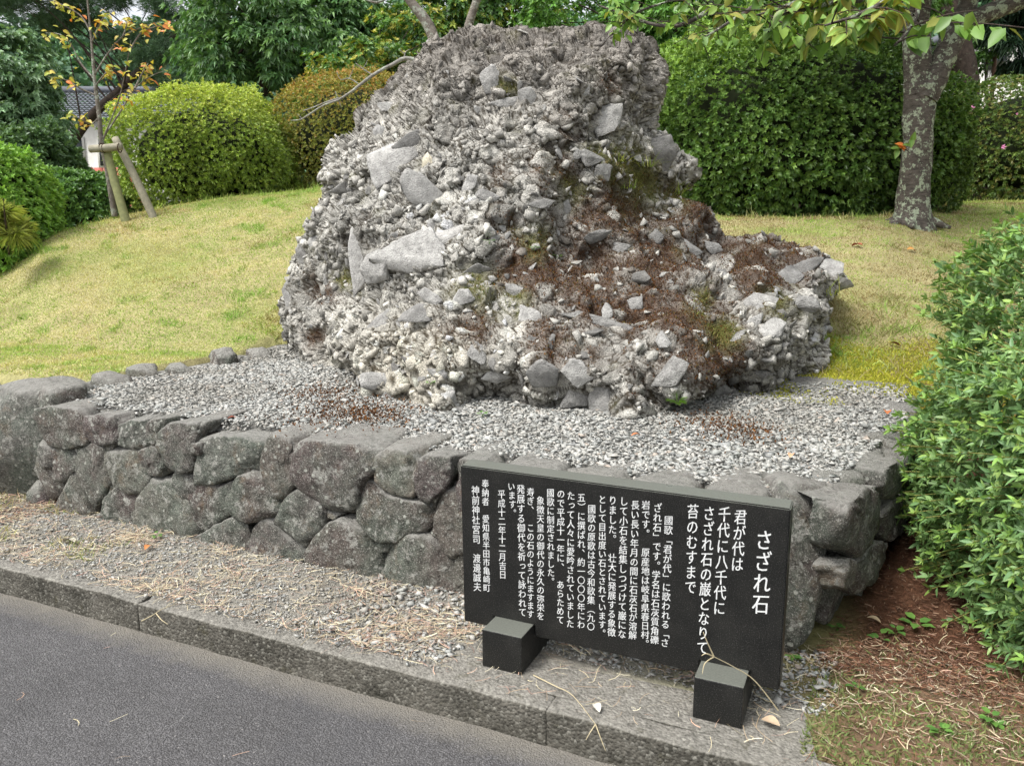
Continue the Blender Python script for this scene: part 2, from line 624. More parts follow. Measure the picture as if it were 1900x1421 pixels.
# ------------------------------------------------------------------ kerb: stones of weathered concrete, each a part
def bevel_box(sx, sy, sz, bev=0.01, seg=2, noise_amp=0.0, sub=0, seed=0):
    bm = bmesh.new()
    bmesh.ops.create_cube(bm, size=1)
    bmesh.ops.scale(bm, vec=(sx, sy, sz), verts=bm.verts)
    if bev:
        bmesh.ops.bevel(bm, geom=list(bm.edges), offset=bev, segments=seg, profile=0.5, affect='EDGES')
    if sub:
        bmesh.ops.subdivide_edges(bm, edges=[e for e in bm.edges if e.calc_length() > 0.05], cuts=sub, use_grid_fill=True)
    if noise_amp:
        co = np.array([v.co[:] for v in bm.verts])
        d = np.stack([fbm(co + 7 * k + seed, 9, 3, k) for k in range(3)], -1) * noise_amp
        for v, dd in zip(bm.verts, d):
            v.co += Vector(dd)
    return bm


kerb = bpy.data.objects.new('kerb', None)
COL.objects.link(kerb)
tag(kerb, kind='structure')
KW, KL = 0.095, 1.80
k0 = -8.05
kerb_meshes = []
for i in range(3):
    bm = bevel_box(KL - 0.001, KW, 0.26, 0.008, 2, 0.009, 24, seed=i * 3.1)
    me = bpy.data.meshes.new('kerb_stone'); bm.to_mesh(me); bm.free()
    me.materials.append(M['concrete'])
    for p in me.polygons: p.use_smooth = True
    kerb_meshes.append(me)
for i in range(9):
    s = k0 + (i + 0.5) * KL
    x, y = xy(s, N_KERB + KW / 2)
    o = link('kerb_stone', kerb_meshes[i % 3], kerb, loc=(x, y, 0.125 - 0.13 + random.uniform(-0.002, 0.002)))
    o.rotation_euler.z = math.atan2(DY, DX)

# concrete pad carrying the sign
pad_s0, pad_s1 = sn(*at(810, 1250, z=0.12)[:2])[0], 0.02
bm = bmesh.new()
pad_poly = [(pad_s0, N_KERB + KW - 0.003), (-0.05, N_KERB + KW - 0.003), (-0.12, 2.53), (-0.30, 2.56), (-0.42, 2.435), (-0.95, 2.41), (-1.12, 2.55), (pad_s0 + 0.02, 2.47)]
top = [bm.verts.new((*xy(s, n), 0.1215)) for s, n in pad_poly]
bot = [bm.verts.new((*xy(s, n), 0.02)) for s, n in pad_poly]
bm.faces.new(top)
for i in range(len(top)):
    j = (i + 1) % len(top)
    bm.faces.new((top[j], top[i], bot[i], bot[j]))
bmesh.ops.recalc_face_normals(bm, faces=bm.faces)
me = bpy.data.meshes.new('concrete_pad'); bm.to_mesh(me); bm.free(); me.materials.append(M['concrete'])
tag(link('concrete_pad', me), kind='structure')


# ------------------------------------------------------------------ stone chips
def hull_variant(npts, flat, seed, jitter=0.25):
    r = np.random.default_rng(seed)
    bm = bmesh.new()
    P = norm(r.normal(size=(npts, 3))) * (1 + jitter * (r.random((npts, 1)) - 0.5))
    P[:, 2] *= flat
    P[:, 1] *= r.uniform(0.65, 0.95)
    for p in P:
        bm.verts.new(p)
    bmesh.ops.convex_hull(bm, input=bm.verts)
    for v in [v for v in bm.verts if not v.link_faces]:
        bm.verts.remove(v)
    bmesh.ops.triangulate(bm, faces=bm.faces)
    bm.verts.ensure_lookup_table(); bm.verts.index_update()
    V = np.array([v.co[:] for v in bm.verts]); F = np.array([[v.index for v in f.verts] for f in bm.faces])
    bm.free()
    return V, F


CHIPS = [hull_variant(6 + i % 3, 0.30 + 0.05 * (i % 5), 100 + i, 0.5) for i in range(18)]
FRAGS = [hull_variant(8 + i % 5, 0.5 + 0.08 * (i % 6), 300 + i, 0.45) for i in range(20)]


def frames(N, spin):
    """rotation matrices (n,3,3) whose Z column is N"""
    N = norm(N)
    a = np.where(np.abs(N[:, 2:3]) < 0.9, np.array([[0, 0, 1.0]]), np.array([[1.0, 0, 0]]))
    X = norm(np.cross(a, N)); Y = np.cross(N, X)
    c, s = np.cos(spin)[:, None], np.sin(spin)[:, None]
    X2 = X * c + Y * s
    Y2 = -X * s + Y * c
    return np.stack([X2, Y2, N], -1)


def scatter(variants, P, N, size, col, rng):
    """join many small pieces into arrays"""
    n = len(P)
    which = rng.integers(0, len(variants), n)
    Rm = frames(N, rng.random(n) * 6.283)
    out = []
    for k, (Vk, Fk) in enumerate(variants):
        m = np.where(which == k)[0]
        if not len(m): continue
        sc = size[m][:, None] if size.ndim == 1 else size[m]
        if sc.shape[1] == 1: sc = np.repeat(sc, 3, 1)
        W = Vk[None] * sc[:, None, :]
        W = np.einsum('nij,nkj->nki', Rm[m], W) + P[m][:, None, :]
        nv = len(Vk)
        Fm = (Fk[None] + (np.arange(len(m)) * nv)[:, None, None]).reshape(-1, 3)
        out.append((W.reshape(-1, 3), Fm, np.repeat(col[m], nv, 0)))
    return join_parts(out)


GK = 1.16


def pick(pal, n, rng, var=0.12):
    pal = np.array(pal)
    c = pal[rng.integers(0, len(pal), n)]
    return c * (1 + var * rng.normal(size=(n, 1)))


GRAV = [(0.34, 0.34, 0.315), (0.40, 0.40, 0.37), (0.29, 0.30, 0.285), (0.42, 0.405, 0.365), (0.37, 0.36, 0.325), (0.32, 0.335, 0.315), (0.47, 0.465, 0.435), (0.25, 0.26, 0.255), (0.38, 0.38, 0.355)] * 4 + [(0.42, 0.35, 0.29)]

# gravel bed on top of the plinth
rng = np.random.default_rng(11)
bedS, bedN = [], []


def bed_inside(s, n):
    back = 5.05 + 0.10 * np.sin(s * 2.0)
    return (s > S_L + 0.1) & (s < s_edge(n) - 0.03) & (n > N_WALL + 0.065 + 0.03 * np.sin(s * 9)) & (n < back)


bm = bmesh.new()
g_s = np.arange(S_L + 0.02, 0.45, 0.07); g_n = np.arange(N_WALL + 0.02, 5.3, 0.07)
SS, NN = np.meshgrid(g_s, g_n)
X_, Y_ = xy(SS, NN)
Z_ = TOP - 0.012 + 0.012 * fbm(np.stack([X_, Y_, 0 * X_], -1), 3, 3, 2) + 0.05 * smooth(4.7, 5.2, NN) - 0.12 * (1 - smooth(N_WALL + 0.03, N_WALL + 0.13, NN))
Vb = np.stack([X_, Y_, Z_], -1).reshape(-1, 3)
ii = np.arange(SS.size).reshape(SS.shape)
Fb = np.stack([ii[:-1, :-1], ii[:-1, 1:], ii[1:, 1:], ii[1:, :-1]], -1).reshape(-1, 4)
keep = (SS < s_edge(NN) - 0.02).ravel()
Fb = Fb[keep[Fb].all(1)]
cb = np.tile(np.array([[0.24, 0.235, 0.215]]), (len(Vb), 1)) * (0.9 + 0.3 * fbm(Vb, 4, 3, 8)[:, None])
tag(link('gravel_bed', mesh_np('gravel_bed', Vb, Fb, M['ground'], cb, True)), kind='structure')


def gravel(name, n, srange, nrange, zfun, size, rng, pal=GRAV, inside=None, sig=0.4):
    s = rng.uniform(*srange, n); nn = rng.uniform(*nrange, n)
    if inside is not None:
        k = inside(s, nn); s, nn = s[k], nn[k]
    x, y = xy(s, nn)
    sz = size * np.exp(rng.normal(size=len(s)) * sig)
    sz = np.minimum(sz, size * 3)
    z = zfun(s, nn, x, y) + sz * 0.18 + rng.random(len(s)) * 0.006
    N = norm(np.stack([rng.normal(size=len(s)) * 0.28, rng.normal(size=len(s)) * 0.28, np.ones(len(s))], -1))
    col = (pick(pal, len(s), rng, 0.06) * 0.75 + np.array([[0.36, 0.352, 0.328]]) * 0.25) * GK
    pp_ = np.stack([x, y, 0 * x], -1)
    dirtm = (smooth(0.05, 0.45, fbm(pp_, 1.6, 4, 88)) * 0.32)[:, None]
    col = col * (1 - dirtm) + np.array([[0.20, 0.175, 0.135]]) * dirtm
    Vv, Ff, Cc = scatter(CHIPS, np.stack([x, y, z], -1), N, sz, col, rng)
    o = link(name, mesh_np(name, Vv, Ff, M['gravel'], Cc))
    tag(o, kind='stuff')
    return o


def bedz(s, n, x, y):
    return TOP - 0.012 + 0.012 * fbm(np.stack([x, y, 0 * x], -1), 3, 3, 2) + 0.05 * smooth(4.7, 5.2, n) - 0.10 * (1 - smooth(N_WALL + 0.03, N_WALL + 0.11, n))


o = gravel('plinth_gravel', 78000, (S_L, 0.35), (N_WALL, 5.2), bedz, 0.0098, rng, inside=bed_inside)
tag(o, 'loose grey crushed stone chips spread over the top of the stone plinth', 'gravel')
o = gravel('plinth_gravel', 5200, (S_L, 0.35), (N_WALL, 5.0), bedz, 0.019, rng, inside=bed_inside, sig=0.25)
tag(o, 'larger flat grey stone pieces lying among the chips on the plinth', 'gravel')
o = gravel('verge_gravel', 26000, (-6.0, -0.05), (N_KERB + 0.035, 2.86), lambda s, n, x, y: np.where(n < N_KERB + KW, 0.128, 0.12), 0.0052, rng, sig=0.5,
           inside=lambda s, n: (rng.random(len(s)) < (smooth(-6.2, -3.6, s) * 0.9 + 0.1) * smooth(N_KERB + 0.02, N_KERB + KW + 0.02, n)) & ~((s > pad_s0) & (n < 2.45) & (s < -0.0)))
tag(o, 'fine grey grit and stone chips on the verge between kerb and stone wall', 'gravel')
o = gravel('verge_gravel', 1500, (-1.9, -0.02), (N_KERB + KW + 0.02, 2.86), lambda s, n, x, y: 0.12 + 0 * s, 0.015, rng, sig=0.3,
           inside=lambda s, n: ~((s > pad_s0) & (n < 2.47) & (s < 0.0)))
tag(o, 'coarser grey stone chips lying near the black sign on the verge', 'gravel')


# ------------------------------------------------------------------ stone wall
def stone_poly(poly, mapf, depth=0.07, back=0.22, seed=0, rough=0.012, n=36):
    """poly: 2D outline; mapf(p2d arrays, d) -> world points, d = distance proud of the wall face"""
    P = np.array(poly, float)
    for _ in range(2):
        Q = np.roll(P, -1, 0)
        P = np.stack([P * 0.85 + Q * 0.15, P * 0.15 + Q * 0.85], 1).reshape(-1, 2)
    L = np.linalg.norm(np.roll(P, -1, 0) - P, axis=1)
    cl = np.r_[0, np.cumsum(L)]
    t = np.linspace(0, cl[-1], n, endpoint=False)
    PP = np.vstack([P, P[:1]])
    O = np.stack([np.interp(t, cl, PP[:, k]) for k in (0, 1)], -1)
    c = O.mean(0)
    rings = [(0.95, -back), (1.0, -back * 0.4), (1.01, -0.01), (1.005, 0.45), (0.975, 0.78), (0.90, 0.95), (0.70, 1.0), (0.45, 1.03), (0.2, 1.04)]
    Vs = []
    for sc, d in rings:
        dd = d * depth if d > 0 else d
        Vs.append(mapf(c + (O - c) * sc, np.full(n, dd)))
    Vs.append(mapf(c[None], np.array([depth * 1.0])))
    Vv = np.concatenate(Vs)
    ntot = len(rings) * n
    F = []
    for r in range(len(rings) - 1):
        for i in range(n):
            j = (i + 1) % n
            F += [(r * n + i, r * n + j, (r + 1) * n + j), (r * n + i, (r + 1) * n + j, (r + 1) * n + i)]
    for i in range(n):
        F.append(((len(rings) - 1) * n + i, (len(rings) - 1) * n + (i + 1) % n, ntot))
    # rugged displacement
    D = np.stack([fbm(Vv + 3.7 * k + seed * 0.37, 6, 4, 50 + k) for k in range(3)], -1)
    D2 = np.stack([fbm(Vv + 1.7 * k + seed * 0.37, 22, 2, 80 + k) for k in range(3)], -1)
    # broken facets: steps along a few random planes
    rs = np.random.default_rng(seed * 7 + 1)
    cc_ = Vv.mean(0)
    for _ in range(5):
        nrm_ = norm(rs.normal(size=3) + 0.9 * (np.array([0.0, 0, CAMH]) - cc_) / 3.0)
        h = (Vv - cc_) @ nrm_
        lim = np.quantile(h, rs.uniform(0.90, 0.98))
        Vv = Vv - np.clip(h - lim, 0, None)[:, None] * nrm_ * 0.85
    Vv = Vv + D * rough * 1.2 + D2 * rough * 1.5
    Vv[:, 2] = np.where(Vv[:, 2] > 0.70, 0.70 + (Vv[:, 2] - 0.70) * 0.22, Vv[:, 2])
    return Vv, np.array(F)


wall = thing('stone_wall', (*xy(-2.2, N_WALL), 0.12), 'dry stone retaining wall of dark lichened boulders holding up the gravel plinth', 'stone wall')
WB = Vector((*xy(0, N_WALL), 0))
nF = Vector((-NXX, -NYY, 0))          # out of the front face, towards the road


def px_to_wall(px, py, n_top=N_WALL + 0.0, n_bot=N_WALL - 0.03):
    """pixel -> (s, z) on the front face, which leans back slightly"""
    d = ray(px, py)
    # plane: n = n_top at z=.7, n_bot at z=.12
    k = (n_top - n_bot) / 0.58
    # n(t) = t*(dx*NXX+dy*NYY); z = 1.6 + t*dz ; want n = n_bot + k*(z-.12)
    dn = d.x * NXX + d.y * NYY
    t = (n_bot + k * (CAMH - 0.12)) / (dn - k * d.z)
    x, y, z = d.x * t, d.y * t, CAMH + d.z * t
    return sn(x, y)[0], z


def map_front(p, d):
    s, z = p[:, 0], p[:, 1]
    n = N_WALL - 0.03 + 0.03 / 0.58 * (z - 0.12) - d
    x, y = xy(s, n)
    return np.stack([x, y, z], -1)


def c2(pts): return [(x / 2.842, 640 + y / 2.842) for x, y in pts]
def c3(pts): return [(400 + x / 3.552, 740 + y / 3.552) for x, y in pts]
def c4(pts): return [(1400 + x / 1.82, 640 + y / 1.82) for x, y in pts]


front = [
    # (pixels, depth, top?)
    (c2([(225, 370), (330, 340), (450, 365), (500, 490), (480, 515), (400, 532), (330, 530), (270, 510), (225, 450)]), .09, 1),
    (c2([(470, 400), (560, 392), (650, 405), (652, 500), (600, 520), (520, 508), (485, 455)]), .07, 1),
    (c2([(655, 430), (780, 415), (785, 535), (700, 540), (645, 520), (645, 470)]), .06, 1),
    (c2([(790, 420), (872, 410), (880, 522), (790, 527)]), .05, 1),
    (c2([(875, 470), (930, 435), (1000, 415), (1085, 412), (1065, 500), (1050, 650), (980, 662), (905, 612), (872, 525)]), .10, 1),
    (c2([(1050, 560), (1085, 510), (1300, 500), (1420, 540), (1412, 640), (1280, 672), (1180, 722), (1060, 722), (1040, 660)]), .08, 1),
    (c2([(1025, 508), (1115, 495), (1108, 565), (1045, 570)]), .11, 0),
    (c2([(1440, 495), (1600, 510), (1575, 600), (1585, 750), (1540, 792), (1470, 775), (1402, 665), (1420, 560)]), .08, 1),
    (c3([(600, 310), (800, 290), (1085, 325), (1092, 450), (1000, 545), (955, 600), (952, 700), (870, 748), (760, 705), (700, 640), (560, 575), (548, 420)]), .10, 1),
    (c3([(1105, 370), (1250, 350), (1345, 385), (1352, 600), (1280, 645), (1180, 610), (1095, 545), (1078, 460)]), .08, 1),
    (c3([(1365, 425), (1450, 392), (1600, 392), (1612, 470), (1545, 560), (1450, 645), (1380, 635), (1348, 560)]), .09, 1),
    (c2([(282, 545), (400, 537), (435, 572), (430, 645), (345, 722), (310, 685), (275, 620)]), .05, 0),
    (c2([(448, 540), (540, 515), (585, 580), (602, 700), (560, 832), (515, 855), (450, 725), (430, 625)]), .07, 0),
    (c2([(595, 560), (680, 533), (755, 560), (775, 622), (833, 692), (750, 772), (650, 755), (612, 682), (568, 590)]), .07, 0),
    (c2([(755, 550), (850, 530), (892, 602), (922, 660), (850, 692), (790, 662), (758, 602)]), .06, 0),
    (c2([(918, 662), (1040, 680), (1062, 742), (1020, 822), (960, 772), (930, 722)]), .05, 0),
    (c2([(840, 700), (922, 708), (1000, 820), (1042, 920), (1100, 982), (1060, 1085), (900, 1040), (740, 1000), (735, 850), (770, 780)]), .07, 0),
    (c2([(1060, 740), (1180, 725), (1232, 800), (1242, 870), (1170, 922), (1100, 972), (1042, 892), (1022, 800)]), .06, 0),
    (c2([(1165, 745), (1262, 705), (1250, 770), (1205, 802)]), .05, 0),
    (c2([(1278, 700), (1360, 665), (1422, 720), (1497, 800), (1482, 892), (1380, 917), (1270, 892), (1228, 820)]), .09, 0),
    (c3([(518, 630), (600, 593), (700, 660), (752, 730), (732, 820), (662, 945), (590, 962), (500, 902), (428, 800), (468, 700)]), .07, 0),
    (c3([(960, 620), (1030, 540), (1170, 622), (1330, 662), (1400, 692), (1462, 780), (1380, 852), (1200, 922), (1090, 912), (1000, 822), (953, 750)]), .08, 0),
    (c3([(1500, 630), (1600, 590), (1720, 600), (1720, 940), (1570, 1020), (1480, 932), (1448, 820), (1480, 700)]), .07, 0),
    (c2([(362, 742), (405, 680), (452, 740), (512, 850), (475, 955), (395, 965), (300, 915)]), .06, 0),
    (c2([(580, 790), (650, 758), (735, 800), (742, 965), (650, 1000), (560, 970), (480, 940), (560, 880)]), .06, 0),
    (c2([(470, 960), (520, 900), (570, 880), (640, 990), (560, 975)]), .04, 0),
    (c2([(1058, 1000), (1150, 955), (1270, 898), (1332, 950), (1345, 1100), (1250, 1160), (1120, 1150), (1052, 1090)]), .08, 0),
    (c2([(1400, 920), (1470, 908), (1522, 1000), (1602, 1060), (1635, 1195), (1530, 1235), (1430, 1220), (1370, 1140), (1343, 1000)]), .08, 0),
    (c3([(800, 790), (870, 757), (962, 790), (1062, 900), (1122, 1020), (1132, 1170), (1080, 1270), (900, 1320), (740, 1300), (640, 1190), (618, 1060), (678, 920)]), .09, 0),
    (c3([(1200, 930), (1380, 878), (1480, 960), (1572, 1080), (1602, 1200), (1580, 1350), (1420, 1390), (1250, 1300), (1140, 1160), (1128, 1020)]), .09, 0),
    (c3([(735, 715), (800, 740), (840, 770), (770, 790), (735, 780)]), .03, 0),
    (c3([(420, 615), (520, 590), (520, 640), (470, 690)]), .03, 0),
    (c3([(1370, 640), (1450, 650), (1500, 600), (1470, 720), (1420, 700)]), .03, 0),
    (c3([(1380, 860), (1450, 820), (1470, 930), (1400, 900)]), .03, 0),
    (c3([(1080, 925), (1190, 920), (1130, 1030), (1095, 1000)]), .03, 0),
    (c3([(1590, 1020), (1720, 960), (1740, 1400), (1600, 1370)]), .06, 0),
    (c2([(410, 520), (450, 515), (440, 560), (420, 560)]), .02, 0),
    (c2([(545, 520), (640, 515), (600, 560), (570, 565)]), .03, 0),
    (c2([(600, 690), (640, 760), (560, 850), (590, 780)]), .03, 0),
    # behind the sign
    ([(862, 855), (925, 860), (930, 930), (890, 965), (855, 930)], .07, 1),
    ([(935, 868), (1040, 880), (1045, 960), (990, 985), (935, 950)], .08, 1),
    ([(1050, 882), (1160, 898), (1165, 985), (1100, 1005), (1052, 965)], .07, 1),
    ([(1170, 900), (1290, 915), (1300, 1010), (1230, 1035), (1172, 990)], .08, 1),
    ([(1300, 918), (1425, 930), (1430, 1050), (1380, 1075), (1305, 1020)], .08, 1),
    ([(880, 980), (985, 995), (990, 1080), (920, 1100), (870, 1060)], .07, 0),
    ([(1000, 1000), (1110, 1015), (1120, 1100), (1050, 1130), (995, 1090)], .08, 0),
    ([(1125, 1015), (1240, 1045), (1250, 1130), (1180, 1160), (1125, 1110)], .07, 0),
    ([(1255, 1045), (1395, 1085), (1400, 1180), (1330, 1200), (1260, 1140)], .08, 0),
    ([(900, 1105), (1010, 1110), (1020, 1175), (930, 1150)], .06, 0),
    ([(1060, 1135), (1175, 1165), (1180, 1200), (1070, 1185)], .06, 0),
    ([(1200, 1165), (1400, 1200), (1400, 1230), (1220, 1215)], .06, 0),
    # far left, partly out of frame
    ([(-260, 800), (-160, 790), (-150, 870), (-250, 880)], .08, 1),
]


def grow(poly, f):
    P = np.array(poly, float); c = P.mean(0)
    return c + (P - c) * f


cap_back = []
for i, (poly, dep, is_top) in enumerate(front[:-1]):
    gp = grow(poly, 1.10)
    if is_top:
        gp = [(x, y - 9 if y < gp[:, 1].mean() - 4 else y) for x, y in gp]
    pts = [px_to_wall(x, y) for x, y in gp]
    Vv, Ff = stone_poly(pts, map_front, dep * 0.6, 0.30 if is_top else 0.15, seed=i + 1, rough=0.011)
    link('stone', mesh_np('stone', Vv, Ff, M['wall'], smooth_sh=True), wall)

# big left boulder
def boulder(name, center, rad, seed, parent, mat, sub=3, rough=0.10, rot=0.0, boxy=0.55):
    bm = bmesh.new()
    bmesh.ops.create_icosphere(bm, subdivisions=sub, radius=1)
    co = np.array([v.co[:] for v in bm.verts])
    F = np.array([[v.index for v in f.verts] for f in bm.faces]); bm.free()
    box = co / np.max(np.abs(co), axis=1, keepdims=True)
    co = co * (1 - boxy) + box * boxy
    d = fbm(co + seed * 3.3, 1.3, 3, seed)
    co = co * (1 + rough * 2 * d[:, None])
    co = co * np.array(rad)
    c_, s_ = math.cos(rot), math.sin(rot)
    co = np.stack([co[:, 0] * c_ - co[:, 1] * s_, co[:, 0] * s_ + co[:, 1] * c_, co[:, 2]], -1) + np.array(center)
    rs = np.random.default_rng(seed)
    cen = np.array(center)
    for _ in range(7):
        q = norm(rs.normal(size=3) + np.array([0, -0.6, 0.2]))
        h = (co - cen) @ q
        lim = np.quantile(h, rs.uniform(0.86, 0.96))
        co = co - np.clip(h - lim, 0, None)[:, None] * q * 0.85
    co = co + np.stack([fbm(co + k * 5 + seed, 14, 3, k) for k in range(3)], -1) * 0.018
    return link(name, mesh_np(name, co, F, mat, smooth_sh=True), parent)


ROT = math.atan2(DY, DX)
x, y = xy(S_L - 0.03, 3.02)
b = boulder('stone', (x, y, 0.38), (0.36, 0.27, 0.42), 21, wall, M['wall'], 4, 0.10, ROT + 0.25, 0.55)
b['label'] = 'largest purple-brown corner boulder at the left end'
for fpx, fpy, fr in ((92, 890, 0.13), (70, 925, 0.10), (95, 845, 0.09)):
    fs, fz = px_to_wall(fpx, fpy)
    x, y = xy(fs, N_WALL + 0.06)
    boulder('stone', (x, y, fz), (fr, 0.12, fr * 1.05), int(fpx), wall, M['wall'], 3, 0.08, ROT, 0.6)
x, y = xy(S_L - 0.75, 3.10)
boulder('stone', (x, y, 0.36), (0.36, 0.25, 0.34), 23, wall, M['wall'], 3, 0.10, ROT, 0.5)
# right corner pillar stone
x, y = xy(-0.225, N_WALL + 0.10)
b = boulder('stone', (x, y, 0.40), (0.125, 0.14, 0.33), 33, wall, M['wall'], 4, 0.035, ROT, 0.85)
b['label'] = 'tall upright corner stone behind the right end of the black sign'

# right side wall: plane s = S_R + slope*(n - N_WALL)
SR_SL = 0.22


def right_plane(px, py, off=0.0):
    d = ray(px, py)
    ds = d.x * DX + d.y * DY
    dn = d.x * NXX + d.y * NYY
    # s = S_R + .05 + SL*(n-N_WALL)
    t = (S_R + 0.03 + off - SR_SL * N_WALL) / (ds - SR_SL * dn)
    return dn * t, CAMH + d.z * t


def map_right(p, d):
    n, z = p[:, 0], p[:, 1]
    s = S_R + 0.03 + SR_SL * (n - N_WALL) + d
    x, y = xy(s, n)
    return np.stack([x, y, z], -1)


right = [
    (c4([(255, 520), (350, 470), (385, 520), (378, 620), (330, 705), (265, 680), (250, 600)]), .05),
    (c4([(385, 420), (440, 375), (462, 470), (435, 510), (388, 525)]), .05),
    (c4([(462, 380), (535, 310), (545, 400), (505, 480), (468, 450)]), .06),
    (c4([(545, 310), (592, 280), (605, 400), (562, 450)]), .05),
    (c4([(395, 530), (475, 490), (492, 590), (435, 660), (388, 650)]), .05),
    (c4([(258, 715), (300, 725), (300, 800), (262, 835)]), .04),
    (c4([(300, 720), (385, 650), (420, 665), (380, 780), (305, 840)]), .05),
    (c4([(492, 490), (548, 450), (552, 520), (500, 560)]), .05),
    (c4([(352, 490), (384, 480), (386, 600), (372, 610)]), .03),
]
for i, (poly, dep) in enumerate(right):
    pts = [right_plane(x, y) for x, y in grow(poly, 1.04)]
    Vv, Ff = stone_poly(pts, map_right, dep, 0.16, seed=60 + i, rough=0.010)
    if np.isfinite(Vv).all():
        link('stone', mesh_np('stone', Vv, Ff, M['wall'], smooth_sh=True), wall)
# stones along the rest of the right side, lower courses and towards the back
for i in range(7):
    n = N_WALL + 0.42 + i * 0.33
    x, y = xy(s_edge(n) - 0.06, n)
    boulder('stone', (x, y, 0.60 + random.uniform(-.01, .01)), (0.095, 0.175, 0.105), 40 + i, wall, M['wall'], 4, 0.05, ROT + random.uniform(-.08, .08), 0.8)
for i in range(6):
    n = N_WALL + 0.35 + i * 0.3
    x, y = xy(s_edge(n) - 0.07, n)
    boulder('stone', (x, y, 0.33), (0.085, 0.165, 0.18), 70 + i, wall, M['wall'], 4, 0.05, ROT, 0.8)

# flat edging stones on the left and back edges, as in the photograph
edging = [(118, 735, 75, .10), (205, 705, 70, .07), (262, 690, 55, .06), (335, 683, 48, .05), (415, 666, 42, .09), (480, 655, 40, .05)]
for i, (px, py, w, h) in enumerate(edging):
    p = at(px, py, z=TOP + 0.01)
    r = w / FPX * p.y * 0.55
    boulder('stone', (p.x, p.y, TOP - 0.07 + h * 0.45), (r, 0.15, h * 0.6 + 0.06), 90 + i, wall, M['wall'], 3, 0.12, 0.55, 0.5)
for i, (s, n) in enumerate([(S_L + .02, 3.45), (S_L - .02, 4.0), (S_L + .03, 4.5)]):
    x, y = xy(s, n)
    boulder('stone', (x, y, 0.56), (0.16, 0.24, 0.14), 120 + i, wall, M['wall'], 3, 0.1, ROT, 0.5)
# dark packing behind the face stones
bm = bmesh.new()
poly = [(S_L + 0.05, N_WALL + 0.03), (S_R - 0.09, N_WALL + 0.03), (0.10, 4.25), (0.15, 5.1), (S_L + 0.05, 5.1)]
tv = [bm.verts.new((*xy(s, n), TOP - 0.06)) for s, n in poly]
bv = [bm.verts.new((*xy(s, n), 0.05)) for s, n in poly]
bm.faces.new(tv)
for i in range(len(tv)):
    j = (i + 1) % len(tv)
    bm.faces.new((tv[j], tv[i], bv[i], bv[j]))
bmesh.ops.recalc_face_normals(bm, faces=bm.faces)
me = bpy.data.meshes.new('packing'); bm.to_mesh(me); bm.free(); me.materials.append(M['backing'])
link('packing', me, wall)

# ------------------------------------------------------------------ the great rock
OUT = [(517, 690), (520, 640), (526, 560), (538, 505), (545, 480), (566, 440), (582, 415), (600, 385), (612, 360), (605, 325), (622, 285), (640, 268), (658, 236),
       (662, 210), (690, 190), (718, 158), (745, 125), (775, 105), (800, 84), (845, 62), (870, 48), (900, 44), (935, 60), (960, 54), (1000, 62),
       (1035, 50), (1060, 38), (1090, 35), (1125, 58), (1150, 66), (1175, 62), (1205, 88), (1226, 128), (1224, 170), (1212, 205), (1218, 250),
       (1245, 272), (1288, 298), (1292, 325), (1280, 345), (1252, 362), (1285, 378), (1312, 390), (1328, 425), (1345, 445), (1390, 440), (1440, 438),
       (1475, 448), (1512, 462), (1548, 480), (1570, 500), (1578, 525), (1560, 545), (1535, 560), (1528, 600), (1532, 640), (1525, 680), (1508, 715), (1502, 760),
       (1470, 770), (1420, 758), (1385, 742), (1360, 755), (1330, 785), (1270, 805), (1225, 800), (1180, 815), (1130, 800), (1095, 778), (1060, 768), (1010, 772), (960, 768),
       (915, 748), (875, 752), (868, 790), (835, 800), (790, 800), (730, 782), (670, 765), (640, 750), (600, 725), (560, 710)]
OUT = np.array(OUT, float)


def Yn(y): return 1.31 * y - 0.53


CTRL = [(520, 665, 4.9), (600, 700, 4.42), (700, 750, 3.72), (850, 785, 3.33), (1000, 770, 3.33), (1150, 790, 3.22), (1300, 770, 3.5), (1400, 740, 3.75), (1500, 735, 3.85),
        (540, 560, 4.85), (620, 600, 4.45), (700, 640, 3.95), (850, 660, 3.62), (1000, 690, 3.42), (1100, 690, 3.35), (1250, 700, 3.45), (1400, 670, 3.72), (1520, 620, 4.0),
        (850, 600, 3.85), (1000, 625, 3.62), (1110, 605, 3.55), (1250, 640, 3.60), (1380, 620, 3.85),
        (1000, 560, 4.0), (1150, 550, 4.05), (1280, 560, 4.05), (1400, 530, 4.2), (1560, 510, 4.3), (1450, 450, 4.65), (1340, 450, 4.75),
        (950, 480, 4.15), (1100, 450, 4.4), (1250, 430, 4.6), (1100, 370, 4.55), (1230, 385, 4.75),
        (560, 500, 4.9), (650, 430, 4.55), (750, 480, 4.2), (850, 470, 4.12), (800, 350, 4.35), (700, 300, 4.7), (900, 290, 4.4), (1000, 260, 4.45), (1130, 300, 4.5), (1270, 320, 4.9),
        (1180, 330, 4.85), (850, 150, 4.75), (720, 200, 4.95), (1000, 140, 4.65), (1100, 130, 4.65), (1200, 150, 4.85), (900, 60, 4.95), (1080, 50, 4.9)]
CTRL += [(905, 762, 3.62), (930, 765, 3.62), (1360, 752, 3.98), (1440, 752, 4.1), (1475, 750, 4.1), (1020, 745, 3.36), (1060, 775, 3.5),
         (980, 590, 3.85), (1060, 585, 3.9), (1160, 595, 3.85), (1300, 595, 3.9), (1010, 650, 3.48), (1160, 650, 3.46), (820, 420, 4.3), (700, 420, 4.35), (900, 420, 4.1), (950, 350, 4.3), (780, 240, 4.5), (1170, 250, 4.7), (1060, 200, 4.5), (620, 340, 4.85)]
CTRL = np.array([(a, b, Yn(c)) for a, b, c in CTRL])


